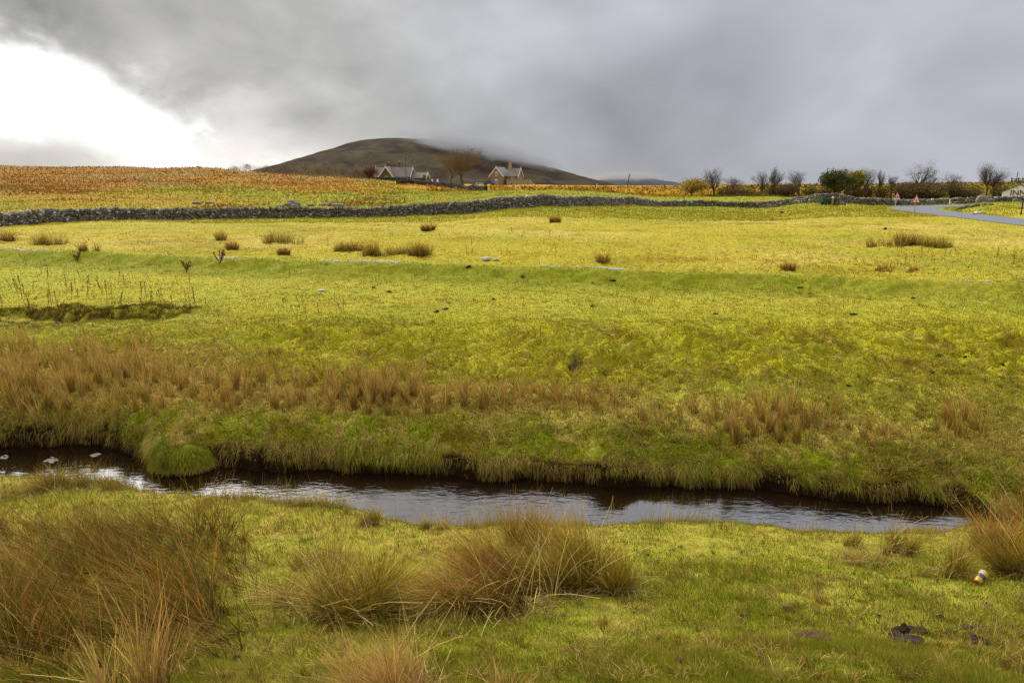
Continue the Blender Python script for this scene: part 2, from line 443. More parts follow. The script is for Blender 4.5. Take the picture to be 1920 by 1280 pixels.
# ---------------------------------------------------------------- water
def build_water():
    m, nt = newmat('peaty_water')
    out = N(nt, 'ShaderNodeOutputMaterial'); b = N(nt, 'ShaderNodeBsdfPrincipled')
    b.inputs['Base Color'].default_value = (.011, .0055, .0022, 1); b.inputs['Roughness'].default_value = .04
    b.inputs['IOR'].default_value = 1.42
    tc = N(nt, 'ShaderNodeTexCoord')
    mp = N(nt, 'ShaderNodeMapping'); mp.inputs['Scale'].default_value = (1, 2.6, 1); mp.inputs['Rotation'].default_value = (0, 0, R(14))
    n1 = N(nt, 'ShaderNodeTexNoise'); n1.inputs['Scale'].default_value = 5.5; n1.inputs['Detail'].default_value = 3; n1.inputs['Distortion'].default_value = .5
    n2 = N(nt, 'ShaderNodeTexNoise'); n2.inputs['Scale'].default_value = .8
    nt.links.new(tc.outputs['Object'], mp.inputs[0]); nt.links.new(mp.outputs[0], n1.inputs[0]); nt.links.new(tc.outputs['Object'], n2.inputs[0])
    ml = N(nt, 'ShaderNodeMath', operation='MULTIPLY'); nt.links.new(n1.outputs[0], ml.inputs[0])
    mr = N(nt, 'ShaderNodeMapRange'); mr.inputs[1].default_value = .35; mr.inputs[2].default_value = .65
    nt.links.new(n2.outputs[0], mr.inputs[0]); nt.links.new(mr.outputs[0], ml.inputs[1])
    bp = N(nt, 'ShaderNodeBump'); bp.inputs['Strength'].default_value = .38; bp.inputs['Distance'].default_value = .03
    nt.links.new(ml.outputs[0], bp.inputs['Height']); nt.links.new(bp.outputs[0], b.inputs['Normal'])
    nt.links.new(b.outputs[0], out.inputs[0])
    xs = np.linspace(-14, 14, 200)
    V = []; 
    for x in xs: V += [(x, np.interp(x, NX, NY) - .35, 0), (x, np.interp(x, FX, FY) + .35, 0)]
    F = [(2*i, 2*i+2, 2*i+3, 2*i+1) for i in range(len(xs) - 1)]
    o = nm('stream_water', V, F, m); tag(o, kind='structure')
build_water()

# ---------------------------------------------------------------- road
def build_road():
    m = simple('wet_asphalt', (.135, .14, .15), rough=.85, var=.1, scale=2, spec=.5)
    P = ROAD; t = np.linspace(0, len(P) - 1, 90)
    k = np.arange(len(P))
    X = pchip(k, P[:, 0], t); Y = pchip(k, P[:, 1], t); W = np.interp(t, k, ROADW)
    dx = np.gradient(X); dy = np.gradient(Y); L = np.hypot(dx, dy)
    nx, ny = -dy / L, dx / L
    V = []
    for i in range(len(t)):
        V += [(X[i] + nx[i]*W[i], Y[i] + ny[i]*W[i], 1.03), (X[i], Y[i], 1.07), (X[i] - nx[i]*W[i], Y[i] - ny[i]*W[i], 1.03)]
    F = []
    for i in range(len(t) - 1): F += [(3*i, 3*i+1, 3*i+4, 3*i+3), (3*i+1, 3*i+2, 3*i+5, 3*i+4)]
    F = [f[::-1] for f in F]
    o = nm('road', V, F, m, smooth=True); tag(o, kind='structure')
build_road()
# footpath line along the terrace top
def build_path():
    m = simple('pale_gravel', (.36, .33, .27), var=.2, scale=9)
    xs = np.linspace(-26, 30, 260); V = []; F = []
    for i, x in enumerate(xs):
        y = float(Yterr(x)) + .42
        w = .15 + .09 * float(vn(x * .9, 3, 8))
        for s_ in (-1, 1): V.append((x, y + s_ * w, Hs(x, y + s_ * w) + .012))
    for i in range(len(xs) - 1):
        if vn(xs[i] * .35, 7.7, 6) > -.35: F.append((2*i, 2*i+2, 2*i+3, 2*i+1))
    o = nm('path', V, F, m); tag(o, kind='structure')
build_path()
# ---------------------------------------------------------------- sky, sun, camera
SUN_AZ, SUN_EL = -42.0, 38.0       # degrees; azimuth from the view direction, negative = left
def build_world():
    w = D.worlds.new('World'); SC.world = w; w.use_nodes = True
    nt = w.node_tree; nt.nodes.clear()
    out = N(nt, 'ShaderNodeOutputWorld'); bg = N(nt, 'ShaderNodeBackground'); bg.inputs['Strength'].default_value = .1
    L = nt.links.new
    def M(op, a, b=None, c=None, clamp=False):
        n = N(nt, 'ShaderNodeMath', operation=op); n.use_clamp = clamp
        for i, v in enumerate((a, b, c)):
            if v is None: continue
            if isinstance(v, (int, float)): n.inputs[i].default_value = v
            else: L(v, n.inputs[i])
        return n.outputs[0]
    def SM(x, e0, e1, lo=0., hi=1.):
        n = N(nt, 'ShaderNodeMapRange', interpolation_type='SMOOTHSTEP')
        L(x, n.inputs[0]); n.inputs[1].default_value = e0; n.inputs[2].default_value = e1
        n.inputs[3].default_value = lo; n.inputs[4].default_value = hi
        return n.outputs[0]
    def LIN(x, e0, e1, lo, hi):
        n = N(nt, 'ShaderNodeMapRange'); L(x, n.inputs[0])
        for i, v in enumerate((e0, e1, lo, hi)): n.inputs[i + 1].default_value = v
        return n.outputs[0]
    tc = N(nt, 'ShaderNodeTexCoord'); sp = N(nt, 'ShaderNodeSeparateXYZ'); L(tc.outputs['Generated'], sp.inputs[0])
    x, y, z = sp.outputs
    az = M('MULTIPLY', M('ARCTAN2', x, y), 180 / math.pi)
    el = M('MULTIPLY', M('ARCSINE', z), 180 / math.pi)
    def noise(sx, sy, scale, det=4, rough=.5, off=0, rot=0, dist=0):
        c = N(nt, 'ShaderNodeCombineXYZ'); L(M('MULTIPLY', az, sx), c.inputs[0]); L(M('MULTIPLY', el, sy), c.inputs[1]); c.inputs[2].default_value = off
        mp = N(nt, 'ShaderNodeMapping'); mp.inputs['Rotation'].default_value = (0, 0, R(rot)); L(c.outputs[0], mp.inputs[0])
        n = N(nt, 'ShaderNodeTexNoise'); n.inputs['Scale'].default_value = scale; n.inputs['Detail'].default_value = det
        n.inputs['Roughness'].default_value = rough; n.inputs['Distortion'].default_value = dist
        L(mp.outputs[0], n.inputs[0]); return n.outputs['Fac']
    nA = noise(1, 1.5, .16, 5, .5, 0, 0, .3)       # billows
    nB = noise(1, 1.7, .055, 3, .42, 5, -28, .4)        # broad diagonal bands
    nC = noise(1, 2.2, .035, 3, .5, 9, -20, .4)
    nD = noise(1, 1.4, .45, 5, .6, 14)
    # gap of bright sky at left
    top = M('ADD', LIN(az, -35.5, -24.9, 9.6, 4.6), M('MULTIPLY', M('SUBTRACT', nA, .5), 7.5))
    top = M('ADD', top, M('MULTIPLY', M('SUBTRACT', nD, .5), 3.4))
    m1 = SM(M('SUBTRACT', top, el), -1.8, 2.4)
    bot = M('ADD', SM(az, -29, -32, 1.8, 2.9), M('MULTIPLY', M('SUBTRACT', nA, .5), 5))
    m2 = SM(M('SUBTRACT', el, bot), -1.2, 1.4)
    m3 = SM(az, -75, -50); m4 = SM(M('ADD', az, M('MULTIPLY', M('SUBTRACT', nD, .5), 12)), -26.5, -22.5, 1, 0)
    gap = M('MULTIPLY', M('MULTIPLY', m1, m2), M('MULTIPLY', m3, m4))
    halo = M('MULTIPLY', SM(M('SUBTRACT', top, el), -4.0, 1.2), SM(az, -26, -8, 1, 0))
    # base grey
    base = M('ADD', .40, M('MULTIPLY', M('SUBTRACT', nB, .5), .46))
    base = M('ADD', base, M('MULTIPLY', M('SUBTRACT', nC, .5), .22))
    base = M('ADD', base, M('MULTIPLY', M('SUBTRACT', nA, .5), SM(az, -30, 20, .42, .09)))
    base = M('ADD', base, M('MULTIPLY', halo, .20))
    dark = M('MULTIPLY', SM(az, -26, -36), SM(el, 8, 12.5)); base = M('SUBTRACT', base, M('MULTIPLY', dark, .16))
    # unseen brighter sky above the frame and the zenith, added to light ground and water
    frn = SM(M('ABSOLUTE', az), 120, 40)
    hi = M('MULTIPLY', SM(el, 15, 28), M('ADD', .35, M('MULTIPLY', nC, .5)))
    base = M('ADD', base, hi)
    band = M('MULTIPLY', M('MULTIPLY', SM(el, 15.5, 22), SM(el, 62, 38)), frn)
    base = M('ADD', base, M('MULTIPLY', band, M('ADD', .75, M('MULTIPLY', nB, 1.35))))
    gl = M('MULTIPLY', M('MULTIPLY', SM(el, 14, 19), SM(el, 40, 30)), M('MULTIPLY', SM(az, -64, -46), SM(az, -12, -24)))  # bright gap added out of view at the left, for reflections in the stream
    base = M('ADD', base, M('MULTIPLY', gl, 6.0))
    lowg = M('MULTIPLY', M('MULTIPLY', SM(el, 5, .5), SM(az, -34, -27)), SM(az, -9, -19)); base = M('ADD', base, M('MULTIPLY', lowg, M('ADD', .12, M('MULTIPLY', nD, .35))))
    base = M('SUBTRACT', base, M('MULTIPLY', M('MULTIPLY', SM(az, -8, 25), SM(el, 11, 3)), .055))
    lows = M('MULTIPLY', SM(el, 3.0, 1.2), SM(az, -26, -31)); base = M('SUBTRACT', base, M('MULTIPLY', lows, .17))
    base = M('MAXIMUM', base, .10)
    cm = N(nt, 'ShaderNodeMix', data_type='RGBA'); cm.inputs['A'].default_value = (1.02, 1.0, .955, 1); cm.inputs['B'].default_value = (.955, .99, 1.10, 1)
    L(SM(az, -22, 18), cm.inputs['Factor'])
    vs = N(nt, 'ShaderNodeVectorMath', operation='SCALE'); L(cm.outputs['Result'], vs.inputs[0]); L(M('MULTIPLY', base, 10), vs.inputs['Scale'])
    gm = N(nt, 'ShaderNodeMix', data_type='RGBA'); gm.inputs['B'].default_value = (12.5, 12.5, 12.4, 1)
    L(gap, gm.inputs['Factor']); L(vs.outputs[0], gm.inputs['A'])
    sky = N(nt, 'ShaderNodeTexSky', sky_type='NISHITA'); sky.sun_disc = False
    sky.sun_elevation = R(SUN_EL); sky.sun_rotation = R(SUN_AZ)
    sm = N(nt, 'ShaderNodeMix', data_type='RGBA'); sm.inputs['Factor'].default_value = .04
    L(gm.outputs['Result'], sm.inputs['A']); L(sky.outputs[0], sm.inputs['B'])
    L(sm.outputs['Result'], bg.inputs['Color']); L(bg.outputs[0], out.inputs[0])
    w.cycles.sampling_method = 'MANUAL'; w.cycles.sample_map_resolution = 512
build_world()
ld = D.lights.new('sun', 'SUN'); ld.energy = 1.5; ld.angle = R(12); ld.color = (1, .95, .86)
lo = D.objects.new('sun', ld); COL.objects.link(lo)
from mathutils import Vector
_d = Vector((math.sin(R(SUN_AZ)) * math.cos(R(SUN_EL)), math.cos(R(SUN_AZ)) * math.cos(R(SUN_EL)), math.sin(R(SUN_EL))))
lo.rotation_euler = _d.to_track_quat('Z', 'Y').to_euler(); lo.location = (-20, 10, 40)
cd = D.cameras.new('camera'); cam = D.objects.new('camera', cd); COL.objects.link(cam); SC.camera = cam
cam.location = (0, 0, CAMZ); cam.rotation_euler = (math.pi / 2 - PITCH, 0, 0)
cd.sensor_width = 36; cd.lens = 24; cd.clip_end = 20000; cd.clip_start = .05
SC.view_settings.view_transform = 'Standard'; SC.view_settings.look = 'None'
SC.view_settings.exposure = .2; SC.view_settings.gamma = 1; SC.view_settings.use_curve_mapping = False
SC.render.resolution_x = 1024; SC.render.resolution_y = 682
cy = SC.cycles
cy.max_bounces = 5; cy.diffuse_bounces = 2; cy.glossy_bounces = 2; cy.transmission_bounces = 3; cy.transparent_max_bounces = 6
cy.volume_bounces = 1
# ---------------------------------------------------------------- blades of grass and rush
M_GRASS = colmat('grass_blades', transl=.25, rough=.75)
M_RUSH = colmat('rush_stems', transl=.15, rough=.65)
def blades(P, h, w, lean, cb, ct, K=2, droop=0., pw=1.8, tipw=.12):
    """P (N,3) roots, h, w (N), lean (N,2) tip offset in units of h, colours at base and tip (N,3)"""
    n = len(P); t = np.linspace(0, 1, K + 1)
    ph = rng.uniform(0, math.pi, n); sx = np.cos(ph)[:, None]; sy = np.sin(ph)[:, None]
    l2 = (lean ** 2).sum(1)
    up = 1 / np.sqrt(1 + .8 * l2)
    dr = np.broadcast_to(droop, (n,))
    rise = (t[None] - dr[:, None] * t[None] ** 2.2) * up[:, None]
    hor = t[None] ** pw * up[:, None] * 1.15
    cx = P[:, 0:1] + lean[:, 0:1] * hor * h[:, None]
    cy_ = P[:, 1:2] + lean[:, 1:2] * hor * h[:, None]
    cz = P[:, 2:3] + rise * h[:, None]
    ww = .5 * w[:, None] * (1 - (1 - tipw) * t[None] ** 1.6)
    V = np.empty((n, K + 1, 2, 3), np.float32)
    for s_, k in ((-1, 0), (1, 1)):
        V[:, :, k, 0] = cx + s_ * ww * sx; V[:, :, k, 1] = cy_ + s_ * ww * sy; V[:, :, k, 2] = cz
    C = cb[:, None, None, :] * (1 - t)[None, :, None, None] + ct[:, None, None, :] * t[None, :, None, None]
    C = np.broadcast_to(C, (n, K + 1, 2, 3))
    b = (np.arange(n) * (K + 1) * 2)[:, None] + (np.arange(K) * 2)[None]
    F = np.stack([b, b + 1, b + 3, b + 2], -1).reshape(-1, 4)
    return V.reshape(-1, 3), F, C.reshape(-1, 3)
def tris(P, h, w, lean, cb, ct):
    n = len(P); ph = rng.uniform(-.9, .9, n); sx = np.cos(ph); sy = np.sin(ph)
    V = np.empty((n, 3, 3), np.float32)
    V[:, 0] = P; V[:, 1] = P; V[:, 2] = P
    V[:, 0, 0] -= .5 * w * sx; V[:, 0, 1] -= .5 * w * sy
    V[:, 1, 0] += .5 * w * sx; V[:, 1, 1] += .5 * w * sy
    V[:, 2, 0] += lean[:, 0] * h; V[:, 2, 1] += lean[:, 1] * h; V[:, 2, 2] += h
    C = np.stack([cb, cb, ct], 1)
    return V.reshape(-1, 3), np.arange(3 * n).reshape(-1, 3), C.reshape(-1, 3)
def sample(n, y0, y1, amax=.97):
    """points spread evenly over the view wedge between two distances"""
    a = rng.uniform(-amax, amax, n); t = rng.uniform(0, 1, n)
    Y = 1 / ((1 - t) / y0 + t / y1)
    return a * Y, Y
def jit(c, s=.18, hue=.08):
    n = len(c); k = np.exp(rng.normal(0, s, (n, 1))); q = np.exp(rng.normal(0, hue, (n, 3)))
    return np.clip(c * k * q, .003, 1)
def lean_rand(n, s, bias=(0, 0)):
    th = rng.uniform(0, 2 * math.pi, n); r = np.abs(rng.normal(0, s, n))
    return np.stack([np.cos(th) * r + bias[0], np.sin(th) * r + bias[1]], 1)
def patch_mask(X, Y, keep):
    return keep
def grass_layer(name, n, y0, y1, hmin, hmax, wf, leans, label, K=0, strawmix=.12, hmod=None, vj=.34, bd=.6):
    X, Y = sample(n, y0, y1)
    Z = H(X, Y)
    if name == 'tussock_grass': Z = np.where(Y > Yfar(X) - .1, Z, 0)
    keep = (Z > .04) & ~((Y < Ynear(X) + .04) & (Y > 11))
    yf, yn = Yfar(X), Ynear(X)
    keep &= ~((Y > yn - .03) & (Y < yf + .03))
    rx, ry = wz(1822, 945, .1); keep &= (((X - rx) / .3) ** 2 + ((Y - ry) / .5) ** 2) > 1
    if y1 > 40: keep &= road_d(X, Y) > .25
    X, Y, Z = X[keep], Y[keep], Z[keep]
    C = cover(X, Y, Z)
    n = len(X)
    h = rng.uniform(hmin, hmax, n) * (.75 + .5 * fbm(X * 2.5, Y * 2.5, 2, 33))
    if hmod is not None: h = h * hmod(X, Y)
    # blade size keeps pace with distance so that the sward reads as tufts far off
    w = wf * np.maximum(Y, 3.0) * rng.uniform(.6, 1.3, n)
    st = rng.uniform(0, 1, n) < strawmix
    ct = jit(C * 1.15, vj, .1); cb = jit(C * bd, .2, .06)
    ct[st] = jit(np.broadcast_to(C_STRAW * .95, (st.sum(), 3)), .2)
    P = np.stack([X, Y, Z - .005], 1)
    ln = lean_rand(n, leans, (-.12, .0))
    if K: V, F, Cc = blades(P, h, w, ln, cb, ct, K=K, droop=.25)
    else: V, F, Cc = tris(P, h, w, ln, cb, ct)
    o = nm(name, V, F, M_GRASS, vcol=Cc); tag(o, label, 'grass', kind='stuff')
    return o
QF = 1.0
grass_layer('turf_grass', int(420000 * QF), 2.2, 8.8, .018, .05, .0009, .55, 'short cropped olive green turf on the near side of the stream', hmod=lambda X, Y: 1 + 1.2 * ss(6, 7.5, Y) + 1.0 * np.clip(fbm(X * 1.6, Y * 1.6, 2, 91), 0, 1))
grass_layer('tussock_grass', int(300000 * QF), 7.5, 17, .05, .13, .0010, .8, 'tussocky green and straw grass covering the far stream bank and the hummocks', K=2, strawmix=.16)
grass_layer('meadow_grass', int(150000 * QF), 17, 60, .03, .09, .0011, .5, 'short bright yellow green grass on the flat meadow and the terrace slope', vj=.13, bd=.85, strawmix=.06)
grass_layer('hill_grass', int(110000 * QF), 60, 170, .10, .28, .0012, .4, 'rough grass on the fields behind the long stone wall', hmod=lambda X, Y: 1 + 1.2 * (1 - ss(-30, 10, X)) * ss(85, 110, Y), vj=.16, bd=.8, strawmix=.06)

# fringe of long straw coloured grass hanging over the water
def fringe():
    n = 52000
    X = rng.uniform(-8.5, 8.2, n); yf = Yfar(X)
    clump = np.clip(.5 + 1.5 * fbm(X * 2.8, yf * 0, 3, 95), .10, 1.6)
    d = np.abs(rng.normal(0, .12, n)) - .02
    Y = yf + d; Z = H(X, Y); k = (Z > .07) & (rng.uniform(0, 1, n) < clump); X, Y, Z, d, clump = X[k], Y[k], Z[k], d[k], clump[k]; n = len(X)
    h = rng.uniform(.07, .20, n) * (.45 + .7 * clump)
    gsec = .45 * ss(.1, .45, vn(X * 1.1, 0 * X, 155)); h = h * (1 - .45 * gsec) * (1 + .35 * vn(X * 2.7, 0 * X, 156))
    base = np.where((rng.uniform(0, 1, n) < .6 - .5 * gsec - .35 * ss(.12, .3, d))[:, None], np.array((.50, .335, .085)), C_GREEN * 1.15)
    gg = (rng.uniform(0, 1, n) < .55 * gsec); base[gg] = C_GREEN * 1.1
    xa, ya = wz(335, 868, .15); pr = (np.abs(X - xa) < .42) & (rng.uniform(0, 1, n) < .85); base[pr] = C_GREEN * 1.1
    ct = jit(base, .25); cb = jit(base * .7, .2)
    th = rng.normal(-math.pi / 2, .55, n); s_ = rng.uniform(.5, 1.3, n)
    ln = np.stack([np.cos(th) * s_, np.sin(th) * s_], 1)
    V, F, C = blades(np.stack([X, Y, Z], 1), h, rng.uniform(.004, .008, n), ln, cb, ct, K=4, droop=rng.uniform(.9, 1.9, n), pw=1.15)
    V[:, 2] = np.maximum(V[:, 2], .012)
    tag(nm('bank_grass', V, F, M_GRASS, vcol=C), 'long straw coloured grass hanging over the far edge of the stream', 'grass', kind='stuff')
fringe()
def face_grass():
    n = 20000; X = rng.uniform(-8.5, 8.2, n); Y = Yfar(X) - .03 + rng.uniform(0, .05, n); z = rng.uniform(.05, .24, n)
    cl = np.clip(.5 + 1.8 * fbm(X * 2.6, 0 * X, 3, 99), .03, 1); xa, ya = wz(335, 868, .15)
    rx, ry = wz(1822, 945, .1); k = (rng.uniform(0, 1, n) < cl) & (np.abs(X - rx) > .22); X, Y, z = X[k], Y[k], z[k]; n = len(X)
    base = np.where((rng.uniform(0, 1, n) < .7)[:, None], np.array((.42, .28, .075)), C_OLIVE * .9); pr = (np.abs(X - xa) < .42); base[pr] = C_OLIVE * .5
    ln = np.stack([rng.normal(0, .5, n), -rng.uniform(.5, 1.4, n)], 1)
    V, F, C = blades(np.stack([X, Y, z], 1), rng.uniform(.04, .15, n) * (.6 + .5 * vn(X * 4, 0 * X, 158) + .2), rng.uniform(.004, .008, n), ln, jit(base * .5, .2), jit(base, .25), K=3, droop=rng.uniform(1.3, 2.6, n), pw=1.1)
    V[:, 2] = np.maximum(V[:, 2], .008)
    tag(nm('overhang_grass', V, F, M_GRASS, vcol=C), 'dead brown grass drooping down the undercut face of the far bank', 'grass', kind='stuff')
face_grass()
def promontory():
    xa, ya = wz(335, 872, .10); ya += .16; ra, rb, hh = .42, .30, .34
    nu, nv = 40, 14; V = []; 
    for j in range(nv + 1):
        ph = j / nv * math.pi / 2
        for i in range(nu):
            t = 2 * math.pi * i / nu; k = 1 + .12 * float(vn(math.cos(t) * 2, math.sin(t) * 2 + j * .1, 170))
            V.append((ra * k * math.cos(ph) ** .7 * math.cos(t), rb * k * math.cos(ph) ** .7 * math.sin(t), -.06 + (hh + .06) * math.sin(ph) * (1 + .1 * float(vn(t, j * .3, 171)))))
    F = [(j * nu + i, j * nu + (i + 1) % nu, (j + 1) * nu + (i + 1) % nu, (j + 1) * nu + i) for j in range(nv) for i in range(nu)]
    col = np.where((np.array(V)[:, 2] > .05)[:, None], C_GREEN * .8, C_PEAT)
    root = empty('grass_hummock', (xa, ya, 0))
    nm('mound', V, F, M_GROUND, root, vcol=col, smooth=True)
    n = 9000; t = rng.uniform(0, 6.283, n); ph = np.arcsin(rng.uniform(.12, 1, n) ** 1.0); c = np.cos(ph) ** .7
    P = np.stack([ra * c * np.cos(t), rb * c * np.sin(t), hh * np.sin(ph) - .01], 1)
    ln = np.stack([np.cos(t) * c * 1.1, np.sin(t) * c * 1.1], 1) + rng.normal(0, .3, (n, 2))
    bcol = np.where((rng.uniform(0, 1, n) < .75)[:, None], C_LIME * .9, C_GREEN * 1.2); low = (P[:, 2] < .1) & (rng.uniform(0, 1, n) < .6); bcol[low] = np.array((.42, .29, .08))
    V, F, C = blades(P, rng.uniform(.05, .12, n), rng.uniform(.004, .007, n), ln, jit(bcol * .55, .2), jit(bcol * 1.1, .25), K=3, droop=.3 + 1.1 * c)
    V[:, 2] = np.maximum(V[:, 2], .008)
    nm('grass', V, F, M_GRASS, root, vcol=C)
    tag(root, 'bright green rounded hummock of grass jutting into the stream at the left', 'grass hummock')
promontory()
def turf_tufts():
    nt_ = 5200; a = rng.uniform(-.95, .95, nt_); Y = 1 / rng.uniform(1 / 8.6, 1 / 2.5, nt_); X = a * Y
    k = (Y < Ynear(X) - .05) & (rng.uniform(-.6, .6, nt_) < fbm(X * 1.2, Y * 1.2, 3, 140) - .05); X, Y = X[k], Y[k]; m = len(X)
    nb = 16; s = rng.uniform(.02, .06, m); kind = rng.uniform(0, 1, m); hh = rng.uniform(.04, .12, m)
    X2 = np.repeat(X, nb); Y2 = np.repeat(Y, nb); S = np.repeat(s, nb); n = m * nb
    dx = rng.normal(0, 1, n) * S * .6; dy = rng.normal(0, 1, n) * S * .6
    col = np.where((kind < .45)[:, None], C_STRAW * .9, np.where((kind < .75)[:, None], C_GREEN * .85, C_BROWN)); col = np.repeat(col, nb, 0)
    P = np.stack([X2 + dx, Y2 + dy, H(X2 + dx, Y2 + dy)], 1)
    ln = np.stack([dx / S, dy / S], 1) * .5 + rng.normal(0, .3, (n, 2)) + np.array((-.1, 0))
    V, F, C = blades(P, np.repeat(hh, nb) * rng.uniform(.5, 1, n), rng.uniform(.003, .006, n), ln, jit(col * .55, .25), jit(col * 1.05, .35), K=3, droop=.3)
    tag(nm('turf_tufts', V, F, M_GRASS, vcol=C), 'small straw and dark green tufts scattered through the near turf', 'grass', kind='stuff')
turf_tufts()
def mound_tufts():
    nt_ = 14000; a = rng.uniform(-.95, .95, nt_); Y = 1 / rng.uniform(1 / 17., 1 / 7.6, nt_); X = a * Y
    k = (Y > Yfar(X) + .1) & (rng.uniform(-.6, .6, nt_) < fbm(X * .9, Y * .9, 3, 141) + .15); X, Y = X[k], Y[k]; m = len(X)
    nb = 14; s = rng.uniform(.04, .11, m); kind = rng.uniform(0, 1, m) + .3 * ss(12, 15, Y); hh = rng.uniform(.07, .20, m) * (1 - .5 * ss(12, 15, Y))
    X2 = np.repeat(X, nb); Y2 = np.repeat(Y, nb); S = np.repeat(s, nb); n = m * nb
    dx = rng.normal(0, 1, n) * S * .6; dy = rng.normal(0, 1, n) * S * .6
    col = np.where((kind < .5)[:, None], C_STRAW, np.where((kind < .8)[:, None], C_OLIVE, C_GREEN)); col = np.repeat(col, nb, 0)
    P = np.stack([X2 + dx, Y2 + dy, H(X2 + dx, Y2 + dy)], 1)
    ln = np.stack([dx / S, dy / S], 1) * .6 + rng.normal(0, .35, (n, 2)) + np.array((-.15, -.15))
    V, F, C = blades(P, np.repeat(hh, nb) * rng.uniform(.5, 1, n), rng.uniform(.006, .011, n), ln, jit(col * .5, .25), jit(col * 1.08, .35), K=3, droop=.45)
    tag(nm('bank_tufts', V, F, M_GRASS, vcol=C), 'larger straw and olive tufts on the far bank and the hummocks behind it', 'grass', kind='stuff')
mound_tufts()
def scarp_tufts():
    nt_ = 300; X = rng.uniform(-14.2, -8.8, nt_); Y = 19.0 - .15 + rng.normal(0, .35, nt_) + .5 * vn(X * .8, 0, 9); m = nt_
    nb = 22; s = rng.uniform(.06, .16, m); hh = rng.uniform(.08, .2, m); kind = rng.uniform(0, 1, m)
    X2 = np.repeat(X, nb); Y2 = np.repeat(Y, nb); S = np.repeat(s, nb); n = m * nb
    dx = rng.normal(0, 1, n) * S * .7; dy = rng.normal(0, 1, n) * S * .6
    col = np.where((kind < .45)[:, None], C_OLIVE * .8, np.where((kind < .85)[:, None], C_BROWN * .6, C_MOSS)); col = np.repeat(col, nb, 0)
    P = np.stack([X2 + dx, Y2 + dy, H(X2 + dx, Y2 + dy)], 1)
    V, F, C = blades(P, np.repeat(hh, nb) * rng.uniform(.5, 1, n), rng.uniform(.008, .02, n), rng.normal(0, .5, (n, 2)), jit(col * .5, .2), jit(col, .3), K=2, droop=.4)
    tag(nm('scarp_tufts', V, F, M_GRASS, vcol=C), 'dark mossy tufts along the shaded hollow at the far left', 'grass', kind='stuff')
scarp_tufts()
def field_tufts():
    nt_ = 5200; a = rng.uniform(-.95, .95, nt_); Y = 1 / rng.uniform(1 / 62., 1 / 19., nt_); X = a * Y
    k = (rng.uniform(-.5, .75, nt_) < fbm(X * .16, Y * .2, 3, 143) * 1.3) & (road_d(X, Y) > 1) & ((Y > Yterr(X) + .3) | (rng.uniform(0, 1, nt_) < .25)); X, Y = X[k], Y[k]; m = len(X)
    nb = 8; s = rng.uniform(.05, .16, m); kind = rng.uniform(0, 1, m); hh = rng.uniform(.05, .17, m)
    X2 = np.repeat(X, nb); Y2 = np.repeat(Y, nb); S = np.repeat(s, nb); n = m * nb
    dx = rng.normal(0, 1, n) * S * .8; dy = rng.normal(0, 1, n) * S * .6
    col = np.where((kind < .35)[:, None], C_STRAW * .85, np.where((kind < .75)[:, None], C_BROWN, C_OLIVE)); col = np.repeat(col, nb, 0)
    P = np.stack([X2 + dx, Y2 + dy, H(X2 + dx, Y2 + dy)], 1)
    ln = np.stack([dx / S, dy / S], 1) * .4 + rng.normal(0, .35, (n, 2))
    V, F, C = blades(P, np.repeat(hh, nb) * rng.uniform(.5, 1, n), rng.uniform(.012, .03, n), ln, jit(col * .6, .2), jit(col, .3), K=2, droop=.2)
    tag(nm('field_tufts', V, F, M_GRASS, vcol=C), 'small brown and straw tufts scattered over the fields beyond the flat', 'grass', kind='stuff')
field_tufts()
def near_fringe():
    n = 15000
    X = rng.uniform(-8.0, 6.4, n); d = np.abs(rng.normal(0, .16, n)) + .04
    Y = Ynear(X) - d; Z = H(X, Y)
    cl = np.clip(.15 + 1.4 * fbm(X * 1.7, 0 * X, 2, 96), .06, 1)
    k = (rng.uniform(0, 1, n) < cl) & (Z > .05); X, Y, Z = X[k], Y[k], Z[k]; n = len(X)
    tall = rng.uniform(0, 1, n) < .2 * np.clip(1 + 2 * vn(X * 1.1, 0 * X, 157), .1, 2)
    h = np.where(tall, rng.uniform(.14, .36, n), rng.uniform(.04, .12, n))
    base = np.where((rng.uniform(0, 1, n) < .6)[:, None], np.array((.42, .31, .11)), C_YEL * .8)
    V, F, C = blades(np.stack([X, Y, Z], 1), h, np.where(tall, .0035, .005), lean_rand(n, .35, (.05, .1)), jit(base * .75), jit(base), K=3)
    tag(nm('shore_grass', V, F, M_GRASS, vcol=C), 'thin seeding straw grass along the near edge of the stream', 'grass', kind='stuff')
near_fringe()

